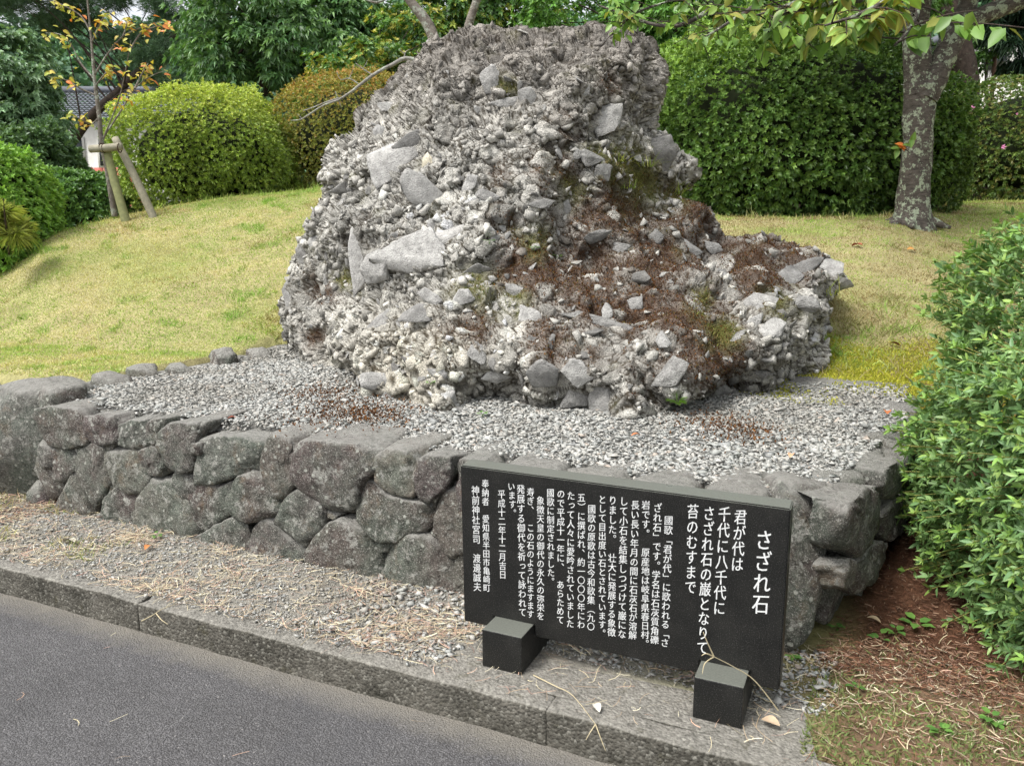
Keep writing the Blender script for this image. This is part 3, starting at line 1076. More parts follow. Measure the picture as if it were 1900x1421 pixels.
def depth_at(px, py):
    d2 = (px[..., None] - CTRL[:, 0]) ** 2 + (py[..., None] - CTRL[:, 1]) ** 2
    w = np.exp(-d2 / (2 * 36 ** 2)) + 1e-4 / (1 + d2 / 400) ** 1.5
    return (w * CTRL[:, 2]).sum(-1) / w.sum(-1)


def seg_dist(px, py, poly):
    best = np.full(px.shape, 1e9)
    bx = np.zeros(px.shape); by = np.zeros(px.shape)
    for i in range(len(poly)):
        a = poly[i]; b = poly[(i + 1) % len(poly)]
        ab = b - a
        t = np.clip(((px - a[0]) * ab[0] + (py - a[1]) * ab[1]) / (ab @ ab), 0, 1)
        cx, cy = a[0] + t * ab[0], a[1] + t * ab[1]
        d = np.hypot(px - cx, py - cy)
        m = d < best
        best = np.where(m, d, best); bx = np.where(m, cx, bx); by = np.where(m, cy, by)
    return best, bx, by


def inside_poly(px, py, poly):
    r = np.zeros(px.shape, bool)
    j = len(poly) - 1
    for i in range(len(poly)):
        xi, yi = poly[i]; xj, yj = poly[j]
        cnd = ((yi > py) != (yj > py)) & (px < (xj - xi) * (py - yi) / (yj - yi + 1e-12) + xi)
        r ^= cnd
        j = i
    return r


STEP = 2.1
hx = np.arange(505, 1595, STEP); hy = np.arange(25, 830, STEP)
HX, HY = np.meshgrid(hx, hy)
ins = inside_poly(HX, HY, OUT)
dist, bx, by = seg_dist(HX, HY, OUT)
near = (~ins) & (dist < STEP * 0.99)
use = ins | near
PX = np.where(near, bx, HX); PY = np.where(near, by, HY)
dist = np.where(near, 0, dist)
q = use[:-1, :-1] & use[:-1, 1:] & use[1:, 1:] & use[1:, :-1]
Yf = depth_at(PX, PY)
sm = dist / FPX * Yf
Rr = 0.32
xr_ = np.clip(sm / Rr, 0, 1)
g = 0.9 * (1 - (1 - xr_) ** 2) + 0.1 * np.sqrt(xr_)
Yrim = Yf + 0.42
Yfront = Yrim - 0.42 * g
Yback = Yrim + (np.maximum(7.15 - 0.0004 * (PX - 1000), Yf + 0.5) - Yrim) * np.sqrt(g)
u = (PX - 950) / FPX; v = (710.5 - PY) / FPX
ddx, ddy, ddz = u, CP + v * SP, -SP + v * CP


def sheet(Yv):
    t = Yv / ddy
    return np.stack([ddx * t, Yv, CAMH + ddz * t], -1)


Ff_, Bb_ = sheet(Yfront), sheet(Yback)
idx = -np.ones(use.shape, int)
used = np.zeros(use.shape, bool)
for a, b in ((slice(None, -1), slice(None, -1)), (slice(None, -1), slice(1, None)), (slice(1, None), slice(1, None)), (slice(1, None), slice(None, -1))):
    used[a, b] |= q
nF_ = used.sum()
idx[used] = np.arange(nF_)
Vr = np.concatenate([Ff_[used], Bb_[used]])
Q = np.argwhere(q)
A = idx[Q[:, 0], Q[:, 1]]; B_ = idx[Q[:, 0], Q[:, 1] + 1]; C_ = idx[Q[:, 0] + 1, Q[:, 1] + 1]; D_ = idx[Q[:, 0] + 1, Q[:, 1]]
front_q = np.stack([A, D_, C_, B_], -1)
back_q = np.stack([A, B_, C_, D_], -1) + nF_
# stitch the rim where a cell edge borders nothing
edges = {}
for fq in front_q:
    for k in range(4):
        e = (fq[k], fq[(k + 1) % 4])
        if (e[1], e[0]) in edges:
            del edges[(e[1], e[0])]
        else:
            edges[e] = 1
rim = np.array([(b, a, a + nF_, b + nF_) for a, b in edges])
Fr = np.concatenate([front_q, back_q, rim])
# rugged relief
me_tmp = mesh_np('tmp', Vr, Fr)
nrm = np.zeros(len(Vr) * 3, np.float32); me_tmp.vertices.foreach_get('normal', nrm)
bpy.data.meshes.remove(me_tmp)
nrm = nrm.reshape(-1, 3)
relief = 0.07 * (1 - 2.2 * np.abs(fbm(Vr, 1.7, 2, 35))) + 0.10 * fbm(Vr, 2.2, 2, 31) + 0.10 * (0.5 - 1.6 * np.abs(fbm(Vr, 4.2, 3, 37))) + 0.03 * fbm(Vr, 12, 3, 41) - 0.065
Vr = Vr + nrm * relief[:, None] * 0.9


def cells(P, size, seed):
    """nearest and second nearest feature point of a jittered 3-D lattice: (F1, F2, id, offset from centre)"""
    Q = P / size + 500.0
    base = np.floor(Q).astype(np.int64)
    f1 = np.full(len(P), 9.0); f2 = np.full(len(P), 9.0)
    cid = np.zeros(len(P), np.int64); off = np.zeros((len(P), 3))
    for dx in (-1, 0, 1):
        for dy in (-1, 0, 1):
            for dz in (-1, 0, 1):
                b = base + np.array([dx, dy, dz])
                h = [_hash(b[:, 0], b[:, 1], b[:, 2], seed + k) for k in range(3)]
                c = b + np.stack(h, -1)
                d = Q - c
                dd = np.sqrt((d ** 2).sum(-1))
                m = dd < f1
                f2 = np.where(m, f1, np.minimum(f2, dd))
                f1 = np.where(m, dd, f1)
                cid = np.where(m, (b[:, 0] * 73856093) ^ (b[:, 1] * 19349663) ^ (b[:, 2] * 83492791), cid)
                off = np.where(m[:, None], d, off)
    return f1, f2, cid, off


def crand(cid, k):
    return _hash(cid & 0xFFFFF, (cid >> 20) & 0xFFFFF, np.full_like(cid, k), 7 + k)


def normals_of(V, F):
    m = mesh_np('tmp', V, F)
    a = np.zeros(len(V) * 3, np.float32); m.vertices.foreach_get('normal', a)
    bpy.data.meshes.remove(m)
    return a.reshape(-1, 3)


nrm2 = normals_of(Vr, Fr)
warp = Vr + 0.02 * np.stack([fbm(Vr + 9 * k, 9, 2, 200 + k) for k in range(3)], -1)
cellh = np.zeros(len(Vr)); celltone = np.ones(len(Vr)); matrix_m = np.zeros(len(Vr))
pick_big = np.zeros(len(Vr))
for size, amp, share, kk in ((0.17, 0.030, 0.32, 1), (0.09, 0.020, 0.45, 2), (0.048, 0.0105, 0.60, 3), (0.027, 0.005, 1.0, 4)):
    f1, f2, cid, off = cells(warp * np.array([1.0, 1.0, 1.25]), size, 400 + kk)
    e = f2 - f1
    on = (crand(cid, 1) < share) & (pick_big < 0.5)
    if size > 0.1:
        on &= Vr[:, 2] < 2.35
    tilt = np.stack([crand(cid, 5) - .5, crand(cid, 6) - .5, crand(cid, 7) - .5], -1)
    hgt = amp * (0.25 + 0.75 * crand(cid, 2) + (off * tilt).sum(-1) * 1.3)
    prof = smooth(0.0, 0.24, e)
    h = hgt * prof - amp * 0.20 * (1 - prof)
    cellh = np.where(on, h, cellh)
    celltone = np.where(on, 0.50 + 1.0 * crand(cid, 3) + (0.25 if size > 0.04 else 0.0), celltone)
    matrix_m = np.where(on, 1 - smooth(0.03, 0.15, e), matrix_m)
    pick_big = np.where(on & (prof > 0.02), 1.0, pick_big)

Vr[:, 2] = np.maximum(Vr[:, 2], TOP - 0.10)

# moss map: (px, py, radius, weight)
MOSS = [(1000, 500, 55, 1), (960, 500, 40, .9), (1150, 410, 75, .9), (1260, 430, 70, 1), (1180, 570, 80, .8), (1300, 610, 70, 1), (1100, 520, 80, .9), (1400, 490, 70, .95), (1480, 470, 50, .8), (1210, 480, 70, .9),
        (1330, 650, 55, .9), (1030, 630, 50, .8), (1100, 570, 60, 1), (1240, 590, 60, .9), (590, 540, 25, .7), (585, 620, 22, .8), (1050, 340, 45, .6), (930, 330, 30, .5), (1130, 160, 25, .5),
        (1000, 300, 30, .5), (1050, 230, 30, .4), (880, 610, 35, .7), (830, 620, 30, .5), (930, 400, 30, .5), (1400, 600, 35, .4), (1440, 560, 35, .3), (1100, 640, 60, .5), (1200, 670, 60, .5), (1180, 330, 45, .5), (1350, 560, 50, .6), (760, 480, 20, .3), (1080, 400, 50, .8)]
GREEN = [(1150, 305, 45), (880, 530, 30), (1060, 345, 25), (1200, 340, 40), (1440, 560, 25), (1300, 560, 20), (990, 450, 25), (1360, 745, 18), (640, 520, 16), (940, 160, 20), (1250, 360, 25), (960, 560, 25), (1340, 620, 25)]


def moss_amount(P):
    px, py = proj(P)
    m = np.zeros(px.shape)
    for a, b, r, w in MOSS:
        m = np.maximum(m, w * np.exp(-((px - a) ** 2 + (py - b) ** 2) / (2 * (r * 0.9) ** 2)))
    n = fbm(P, 6.0, 4, 77)
    back = P[:, 1] > 6.6
    m = np.where(back, 0.3, m)
    return np.clip(m * 1.3 + n * (0.40 + 0.75 * m) - 0.12, 0, 1)


def green_amount(P):
    px, py = proj(P)
    m = np.zeros(px.shape)
    for a, b, r in GREEN:
        m = np.maximum(m, np.exp(-((px - a) ** 2 + (py - b) ** 2) / (2 * r ** 2)))
    return np.clip(m + fbm(P, 8.0, 3, 99) * 0.6 - 0.15, 0, 1)


def rock_tone(P):
    """tone of the limestone: darker crust near the summit, pale and creamy at the lower left"""
    px, py = proj(P)
    t = smooth(320, 60, py)
    base = np.array([[0.335, 0.325, 0.295]]) * (1 - t[:, None]) + np.array([[0.165, 0.152, 0.135]]) * t[:, None]
    cr = np.exp(-(((px - 760) / 130) ** 2 + ((py - 690) / 90) ** 2))[:, None]
    base = base * (1 - cr) + np.array([[0.46, 0.43, 0.36]]) * cr
    dk = np.exp(-(((px - 1290) / 330) ** 2 + ((py - 740) / 60) ** 2))[:, None] * 0.3  # darker band low on the right front
    base = base * (1 - dk) + np.array([[0.22, 0.215, 0.195]]) * dk
    base = base * (1 + 0.45 * fbm(P, 1.8, 3, 55)[:, None])
    return base


ma = moss_amount(Vr)[:, None]; gm = green_amount(Vr)[:, None]
soft = np.clip(np.maximum(ma, gm)[:, 0], 0, 1)
view_ = norm(np.array([[0, 0, CAMH]]) - Vr)
graze = smooth(0.12, 0.6, np.abs((view_ * nrm2).sum(1)))
Vr = Vr + nrm2 * ((cellh * (1 - 0.55 * soft) * (0.12 + 0.88 * graze)) + 0.003 * fbm(Vr, 60, 2, 301))[:, None]
Vr[:, 2] = np.maximum(Vr[:, 2], TOP - 0.10)
cr_ = rock_tone(Vr) * celltone[:, None] * 1.22
proud = smooth(0.012, 0.03, cellh)[:, None]
mm = matrix_m[:, None]
cr_ = cr_ * (1 - mm) + (rock_tone(Vr) * np.array([[0.24, 0.215, 0.175]])) * mm
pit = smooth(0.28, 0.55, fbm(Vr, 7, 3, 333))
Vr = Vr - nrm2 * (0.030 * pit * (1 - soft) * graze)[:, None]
cr_ = cr_ * (1 - 0.6 * pit[:, None]) + np.array([[0.05, 0.038, 0.028]]) * 0.6 * pit[:, None]  # sunken pits also darkened in the colour, as crevice shade
ma = ma * (1 - 0.85 * proud); gm = gm * (1 - 0.85 * proud)
cr_ = cr_ * (1 - 0.85 * ma) + np.array([[0.085, 0.045, 0.025]]) * 0.85 * ma
cr_ = cr_ * (1 - gm) + np.array([[0.14, 0.14, 0.04]]) * gm
rockc = at(1050, 760, Y=4.9)
rock = thing('conglomerate_rock', (rockc.x, rockc.y, TOP), 'huge grey limestone conglomerate rock patched with brown moss, standing on the gravel plinth', 'rock')
Vtri = np.concatenate([Fr[:, [0, 1, 2]], Fr[:, [0, 2, 3]]])
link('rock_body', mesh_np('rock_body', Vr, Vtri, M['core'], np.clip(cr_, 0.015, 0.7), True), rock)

# sample the surface
tri = Vtri
a_, b_, c_ = Vr[tri[:, 0]], Vr[tri[:, 1]], Vr[tri[:, 2]]
cross = np.cross(b_ - a_, c_ - a_)
area = np.linalg.norm(cross, axis=1) / 2
fn = norm(cross)
ctr = (a_ + b_ + c_) / 3
above = ctr[:, 2] > TOP - 0.02
isfront = np.arange(len(tri)) % len(Fr) < len(front_q)
wgt = area * above * np.where(isfront, 1.0, 0.35)
tocam = norm(np.array([[0, 0, CAMH]]) - ctr)
print('rock area front', (area * above * isfront).sum(), 'facing', (area * above * ((fn * tocam).sum(1) > 0)).sum())


def rock_samples(n, rng, w=wgt):
    k = rng.choice(len(tri), n, p=w / w.sum())
    r1, r2 = np.sqrt(rng.random(n)), rng.random(n)
    P = (1 - r1)[:, None] * a_[k] + (r1 * (1 - r2))[:, None] * b_[k] + (r1 * r2)[:, None] * c_[k]
    return P, fn[k]


# larger embedded fragments, each its own part
def lump_variant(seed, sub=2):
    Vh, Fh = hull_variant(13, 0.7, seed, 0.55)
    bm = bmesh.new()
    vs = [bm.verts.new(v) for v in Vh]
    for f in Fh: bm.faces.new([vs[i] for i in f])
    bmesh.ops.bevel(bm, geom=list(bm.edges), offset=0.035, segments=1, affect='EDGES')
    bmesh.ops.triangulate(bm, faces=bm.faces)
    bm.verts.index_update()
    V = np.array([v.co[:] for v in bm.verts]); F = np.array([[v.index for v in f.verts] for f in bm.faces]); bm.free()
    V = V + np.stack([fbm(V + k * 4 + seed, 2.5, 2, k) for k in range(3)], -1) * 0.08
    return V, F


LUMPM = []
for i in range(12):
    Vl, Fl = lump_variant(500 + i)
    LUMPM.append(mesh_np('fragment', Vl, Fl, M['bigstone'], np.ones((len(Vl), 3))))
front_front = (ctr[:, 1] < 6.7)


def surf_at(px, py):
    d = ray(px, py)
    O = Vector((0, 0, CAMH))
    t, _ = None, None
    loc, nr, i_, ds = BVH.ray_cast(O, d)
    return loc, nr


from mathutils.bvhtree import BVHTree
BVH = BVHTree.FromPolygons([tuple(v) for v in Vr], [tuple(int(i) for i in t) for t in tri])


def put_fragment(loc, nr, sizes, spin, mesh, prot=0.25, name='fragment', jit=0.2):
    o = bpy.data.objects.new(name, mesh)
    COL.objects.link(o)
    o.parent = rock
    z = Vector(nr) + Vector([random.gauss(0, jit) for _ in range(3)])
    z.normalize()
    qt = z.to_track_quat('Z', 'Y')
    m = Matrix.Translation(Vector(loc) + Vector(nr) * sizes[2] * prot - rock.location) @ qt.to_matrix().to_4x4() @ Matrix.Rotation(spin, 4, 'Z') @ Matrix.Diagonal((*sizes, 1))
    o.matrix_local = m
    return o


# the slabs that stand out in the photograph: px, py, half-width px, half-height px, angle
SLABS = [(735, 300, 56, 30, 0.5, 'pale flat slab, the upper of the two big ones'), (797, 362, 58, 26, -0.75, 'large cracked pale slab'), (790, 303, 17, 20, 1.3, 'cream-coloured wedge between the big slabs'),
         (664, 472, 34, 58, 0.2, None), (768, 468, 62, 34, 0.3, None), (828, 447, 36, 28, 0.5, None), (700, 505, 26, 32, 0.1, None), (990, 590, 26, 28, 0.0, 'pointed pale fragment on the mossy ledge'), (1112, 600, 68, 15, -0.25, 'long pale slab along the front lip'),
         (1095, 290, 22, 18, 0.2, None), (1068, 287, 13, 9, 0, None), (1125, 225, 22, 34, -0.9, None), (708, 602, 34, 22, 0.5, None), (780, 582, 32, 18, 0.3, None), (800, 555, 28, 18, 0, None), (1245, 690, 30, 26, 0.4, None), (1405, 565, 32, 20, -0.2, None),
         (1430, 615, 24, 24, 0.2, None), (1462, 515, 20, 24, 0, None), (955, 545, 18, 20, 0, None), (880, 505, 24, 18, 0.3, None), (855, 555, 22, 15, 0.4, None), (1120, 740, 32, 30, 0.2, None), (1065, 740, 26, 24, 0.5, None),
         (1010, 690, 30, 22, 0.2, None), (1070, 690, 24, 26, 0, None), (930, 695, 28, 18, 0.2, None), (700, 705, 24, 17, 0.2, None), (725, 740, 24, 18, 0, None), (840, 740, 28, 20, 0.1, None), (805, 775, 22, 20, 0, None), (848, 775, 26, 20, 0.1, None),
         (1330, 725, 32, 17, -0.1, None), (1315, 462, 22, 15, 0.3, None), (1275, 455, 22, 26, 0.2, None), (1215, 440, 15, 17, 0.3, None), (1150, 462, 20, 12, 0.2, None), (1110, 438, 20, 10, 0.1, None), (1000, 377, 26, 10, 0, None), (1050, 385, 18, 14, 0, None),
         (900, 365, 22, 11, 0, None), (915, 150, 18, 22, 0, None), (940, 190, 24, 10, 0.2, None), (760, 265, 30, 14, 0.3, None), (640, 345, 24, 16, 0.3, None), (985, 180, 22, 18, 0, None), (1120, 320, 20, 14, 0, None), (1340, 510, 20, 11, 0, None), (1180, 560, 16, 12, 0, None),
         (1220, 285, 34, 30, 0.2, None), (1500, 500, 26, 20, 0, None), (1545, 500, 18, 20, 0, None), (1500, 570, 24, 20, 0, None), (880, 660, 26, 20, 0.4, None), (870, 345, 20, 16, 0, None), (720, 150 + 50, 14, 10, 0, None), (560, 470, 14, 18, .2, None), (533, 545, 10, 20, 0.1, None)]
cnt = 0
SLABM = []
for i, (px, py, hw, hh, ang, lab) in enumerate(SLABS):
    loc, nr = surf_at(px, py)
    if loc is None: continue
    k = loc.y / FPX
    bmh = bmesh.new()
    Vh, Fh = hull_variant(11, 0.7, 900 + i, 0.5)
    vs = [bmh.verts.new(v) for v in Vh]
    for f in Fh: bmh.faces.new([vs[q] for q in f])
    bmesh.ops.subdivide_edges(bmh, edges=bmh.edges[:], cuts=5, use_grid_fill=True)
    bmesh.ops.triangulate(bmh, faces=bmh.faces)
    bmh.verts.index_update()
    Vh = np.array([v.co[:] for v in bmh.verts]); Fh = np.array([[v.index for v in f.verts] for f in bmh.faces]); bmh.free()
    rid = 1 - 2 * np.abs(fbm(Vh + i * 3.1, 1.6, 3, 5))
    Vh = Vh + norm(Vh) * (0.10 * rid + 0.07 * fbm(Vh + i, 5, 3, 9))[:, None]
    me = mesh_np('fragment', Vh, Fh, M['stone'], np.ones((len(Vh), 3)))
    ctone = 1 + 0.35 * fbm(Vh + i, 2.2, 3, 4) - 0.35 * smooth(0.5, 0.9, -rid)
    pale = 1.55 if i < 8 else random.uniform(1.0, 1.35)
    tint = np.array((1.0, 0.98, 0.93)) * (0.44 if i < 8 else random.uniform(0.24, 0.42))
    if i == 2: tint = np.array((0.60, 0.55, 0.43))
    cc = np.ones((len(me.vertices), 4), np.float32); cc[:, :3] = tint[None] * ctone[:, None]
    me.color_attributes['Col'].data.foreach_set('color', cc.ravel())
    # orient: face the camera mostly, following the surface
    tc = (Vector((0, 0, CAMH)) - loc).normalized()
    z = (nr * 0.55 + tc * 0.45).normalized()
    xax = Vector((1, 0, 0)) - z * z.x; xax.normalize()
    yax = z.cross(xax)
    x2 = xax * math.cos(ang) + yax * math.sin(ang)
    y2 = z.cross(x2)
    m3 = Matrix((x2, y2, z)).transposed()
    hw *= 1.25; hh *= 1.25
    th = min(hw, hh) * k * 0.38
    _m = Matrix.Translation(loc + z * th * 0.25) @ m3.to_4x4() @ Matrix.Diagonal((hw * k, hh * k, th, 1))
    SLABM.append(np.array(_m.inverted()))
    o = bpy.data.objects.new('fragment', me); COL.objects.link(o); o.parent = rock
    o.matrix_local = Matrix.Translation(loc - rock.location + z * th * 0.25) @ m3.to_4x4() @ Matrix.Diagonal((hw * k, hh * k * 1.12, th, 1))
    if lab: o['label'] = lab
    cnt += 1


def on_slab(P, f=0.8):
    r = np.zeros(len(P), bool)
    for Mi in SLABM:
        q = P @ Mi[:3, :3].T + Mi[:3, 3]
        r |= (q[:, 0] ** 2 + q[:, 1] ** 2 < f) & (np.abs(q[:, 2]) < 2.2)
    return r


rng = np.random.default_rng(5)
P, N = rock_samples(8000, rng)
mo = moss_amount(P)
px, py = proj(P)
coarse = smooth(130, 330, py)
sz = (0.0085 + 0.004 * coarse) * np.exp(rng.normal(size=len(P)) * 0.70)
sz = np.minimum(sz, 0.045)
keep = (rng.random(len(P)) > mo * 0.93) & (fbm(P, 5, 2, 66) > -0.42) & ~on_slab(P)
P, N, sz, mo = P[keep], N[keep], sz[keep], mo[keep]
tone = rock_tone(P) * (1.12 + 0.26 * rng.normal(size=(len(P), 1)))
stain = (mo * rng.random(len(P)) > 0.35)[:, None]
tone = np.where(stain, tone * 0.4 + np.array([[0.06, 0.035, 0.02]]) * 0.6, tone)
tone = np.clip(tone * 1.15, 0.03, 0.66)
Nj = norm(N + rng.normal(size=N.shape) * 0.55)
Vv, Ff, Cc = scatter(FRAGS, P + N * (sz * 0.05)[:, None], Nj, np.stack([sz * 1.25, sz, sz * 0.95], -1), tone, rng)
o = link('small_fragments', mesh_np('small_fragments', Vv, Ff, M['stone'], Cc), rock)
tag(o, kind='stuff')


rng = np.random.default_rng(15)
wf = wgt * isfront * (0.25 + smooth(100, 400, proj(ctr)[1]))
P, N = rock_samples(900, rng, wf)
mo = moss_amount(P)
kept = []
for p, n, m_ in zip(P, N, mo):
    if cnt >= 300: break
    if p[2] < TOP + 0.03 or random.random() < m_ * 0.5 or on_slab(p[None])[0]: continue
    r = 0.025 * math.exp(random.gauss(0, 0.42))
    if any((p[0] - a) ** 2 + (p[1] - b) ** 2 + (p[2] - c) ** 2 < (r + d) ** 2 * 0.9 for a, b, c, d in kept): continue
    kept.append((*p, r))
    px, py = proj(p[None])
    put_fragment(p, n, (r * 1.4, r * 1.05, r * 0.5), random.random() * 6.28, LUMPM[cnt % 12], 0.08)
    cnt += 1
# tone of the shared fragment meshes
for me in LUMPM:
    cc = np.ones((len(me.vertices), 4), np.float32); cc[:, :3] = 1.0
    me.color_attributes['Col'].data.foreach_set('color', cc.ravel())

# medium fragments beyond the first 300, joined
P, N = rock_samples(450, rng, wgt * (0.3 + smooth(100, 400, proj(ctr)[1])))
mo = moss_amount(P)
k = (rng.random(len(P)) > mo * 0.8) & ~on_slab(P)
P, N = P[k], N[k]
sz = 0.022 * np.exp(rng.normal(size=len(P)) * 0.3)
tone = np.clip(rock_tone(P) * (1.2 + 0.3 * rng.normal(size=(len(P), 1))), 0.05, 0.6)
Vv, Ff, Cc = scatter([lump_variant(700 + i) for i in range(6)], P + N * (sz * 0.05)[:, None], norm(N + rng.normal(size=N.shape) * 0.35), np.stack([sz * 1.3, sz, sz * 0.8], -1), tone, rng)
tag(link('medium_fragments', mesh_np('medium_fragments', Vv, Ff, M['stone'], Cc), rock), kind='stuff')


# ---- moss: short dense tufts of tiny blades
def blades(P, D, L, W, col, bend=0.4, rng=RNG):
    """one-quad-per-blade (tapered): base P, direction D"""
    n = len(P)
    D = norm(D)
    side = norm(np.cross(D, rng.normal(size=(n, 3)))) * W[:, None] * 0.5
    mid = P + D * (L * 0.55)[:, None]
    drop = norm(np.cross(side, D)) * (L * bend)[:, None] * rng.uniform(-0.5, 1, (n, 1))
    tip = P + D * L[:, None] + drop
    V = np.stack([P - side, P + side, mid + side * 0.8, mid - side * 0.8, tip], 1).reshape(-1, 3)
    b = (np.arange(n) * 5)[:, None]
    F = np.concatenate([b + np.array([[0, 1, 2]]), b + np.array([[0, 2, 3]]), b + np.array([[3, 2, 4]])])
    return V, F, np.repeat(col, 5, 0)


P, N = rock_samples(110000, rng, wgt * isfront)
mo = moss_amount(P)
k = mo > 0.30 + 0.45 * rng.random(len(P))
P, N = P[k], N[k]
browns = pick([(0.10, 0.042, 0.018), (0.065, 0.028, 0.014), (0.16, 0.065, 0.022), (0.05, 0.025, 0.014), (0.22, 0.10, 0.03), (0.13, 0.10, 0.03)], len(P), rng, 0.2)
Vv, Ff, Cc = blades(P, N * 0.6 + np.array([[0, 0, 0.5]]) + rng.normal(size=N.shape) * 0.5, rng.uniform(0.006, 0.014, len(P)), np.full(len(P), 0.005), browns, 0.3, rng)
tag(link('brown_moss', mesh_np('brown_moss', Vv, Ff, M['mosspad'], Cc), rock), kind='stuff')
P, N = rock_samples(60000, rng, wgt * isfront)
gm = green_amount(P)
k = gm > 0.35 + 0.3 * rng.random(len(P))
P, N = P[k], N[k]
greens = pick([(0.16, 0.18, 0.04), (0.22, 0.22, 0.06), (0.10, 0.13, 0.03), (0.28, 0.22, 0.10), (0.20, 0.15, 0.07)], len(P), rng, 0.2)
Vv, Ff, Cc = blades(P, N * 0.5 + np.array([[0, 0, 0.7]]) + rng.normal(size=N.shape) * 0.5, rng.uniform(0.01, 0.03, len(P)), np.full(len(P), 0.004), greens, 0.5, rng)
tag(link('green_moss', mesh_np('green_moss', Vv, Ff, M['grass'], Cc), rock), kind='stuff')


# ------------------------------------------------------------------ grass tufts & weeds on the rock and around it
def tuft(name, label, loc, n, L, spread, pal, rng, W=0.006, lean=0.7, cat='grass tuft', group=None):
    loc = np.array(loc, float)
    P = loc + rng.normal(size=(n, 3)) * np.array([spread, spread, 0.003])
    D = np.stack([rng.normal(size=n) * lean, rng.normal(size=n) * lean, np.ones(n)], -1)
    Vs, Fs, Cs, off = [], [], [], 0
    for p, d in zip(P, D):
        l = L * rng.uniform(0.5, 1.1); d = d / np.linalg.norm(d)
        side = np.cross(d, (0, 0, 1)); side = side / (np.linalg.norm(side) + 1e-6) * W / 2
        col = np.array(pal[rng.integers(len(pal))]) * rng.uniform(0.8, 1.2)
        K = 5
        for k in range(K):
            t = k / (K - 1)
            q = p + d * l * t + np.array((d[0], d[1], -0.9)) * l * t * t * 0.35
            w = side * (1 - t ** 2 * 0.95)
            Vs += [q - w, q + w]; Cs += [col, col]
        for k in range(K - 1):
            b = off + 2 * k
            Fs += [(b, b + 1, b + 3), (b, b + 3, b + 2)]
        off += 2 * K
    o = bpy.data.objects.new(name, mesh_np(name, np.array(Vs) - loc, np.array(Fs), M['grass'], np.array(Cs)))
    COL.objects.link(o); o.location = loc
    return tag(o, label, cat, group)


YG = [(0.34, 0.38, 0.08), (0.26, 0.34, 0.07), (0.42, 0.42, 0.14), (0.20, 0.28, 0.06)]
for i, (px, py, n, L, lab) in enumerate([
        (1150, 300, 24, 0.13, 'yellow-green grass tuft in the cleft left of the rounded upper boulder'), (1195, 310, 40, 0.17, 'largest yellow-green grass tuft, in the cleft high on the right of the rock'),
        (1255, 362, 22, 0.20, 'thin arching grass blades below the rock shoulder, right side'), (1165, 350, 26, 0.10, 'short grass tuft under the cleft on the upper ledge'),
        (1565, 548, 14, 0.22, 'long grass blades poking out below the right arm of the rock')]):
    loc, nr = surf_at(min(px, 1540), py)
    tuft('grass_tuft', lab, loc, n, L, 0.03, YG, rng)


def fern(name, label, loc, n, L, rng, cat='fern'):
    """small fern: fronds with paired leaflets"""
    Vs, Fs, Cs, off = [], [], [], 0
    for i in range(n):
        a = rng.uniform(0, 6.283)
        out = np.array((math.cos(a), math.sin(a), 0)) * 0.5 + np.array((-0.1, -0.5, 0.7))
        out /= np.linalg.norm(out)
        side = np.cross(out, (0, 0, 1)); side /= np.linalg.norm(side)
        l = L * rng.uniform(0.6, 1.1)
        for k in range(1, 11):
            t = k / 10
            q = out * l * t + np.array((0, 0, -1)) * l * t * t * 0.45
            w = l * 0.26 * math.sin(math.pi * min(t * 0.85 + 0.12, 1))
            for sg in (-1, 1):
                tip = q + side * sg * w + out * w * 0.5
                e = out * l * 0.035
                col = np.array((0.16, 0.30, 0.05)) * rng.uniform(0.8, 1.4)
                Vs += [q - e, q + e, tip]; Cs += [col] * 3
                Fs.append((off, off + 1, off + 2)); off += 3
    o = bpy.data.objects.new(name, mesh_np(name, np.array(Vs), np.array(Fs), M['leaf'], np.array(Cs)))
    COL.objects.link(o); o.location = loc
    return tag(o, label, cat)


loc, nr = surf_at(1255, 742)
fern('fern', 'small bright green fern growing at the foot of the rock, right of centre', loc + Vector((0, -0.03, -0.02)), 13, 0.12, rng)


def weed(label, loc, n, L, rng, pal=((0.10, 0.22, 0.05), (0.14, 0.28, 0.06)), group=None, up=1.0):
    """broad-leaved seedling: stalk and oval leaves, leaves as separate parts"""
    t = thing('weed', loc, label, 'weed', group)
    for i in range(n):
        a = i * 2.4 + rng.random()
        l = L * rng.uniform(0.7, 1.1)
        d = np.array((math.cos(a), math.sin(a), 0.25 * up))
        s = np.array((-math.sin(a), math.cos(a), 0))
        b = np.array((0, 0, L * rng.uniform(0.15, 0.7) * up)) + d * l * 0.25
        Vs = [b, b + d * l * .3 + s * l * .3, b + d * l * .3 - s * l * .3, b + d * l * .65 + s * l * .26, b + d * l * .65 - s * l * .26, b + d * l + np.array((0, 0, -l * .2)), b + d * l * .5 - np.array((0, 0, l * .05)), np.zeros(3) , np.array((0.003, 0, 0))]
        Fs = [(0, 1, 6), (0, 6, 2), (1, 3, 6), (2, 6, 4), (3, 5, 6), (4, 6, 5), (7, 8, 0)]
        c = np.array(pal[rng.integers(len(pal))]) * rng.uniform(0.85, 1.2)
        link('leaf', mesh_np('leaf', np.array(Vs), np.array(Fs), M['leaf'], np.tile(c, (9, 1))), t, loc=(0, 0, 0))
    return t


def gpt(px, py, z0=0.3):
    """point on the ground sheet under a pixel"""
    d = ray(px, py)
    t = 0.8
    while t < 14:
        x, y, z = d.x * t, d.y * t, CAMH + d.z * t
        if z < float(ground_z(np.array(x), np.array(y))): break
        t += 0.01
    return Vector((d.x * t, d.y * t, float(ground_z(np.array(d.x * t), np.array(d.y * t)))))


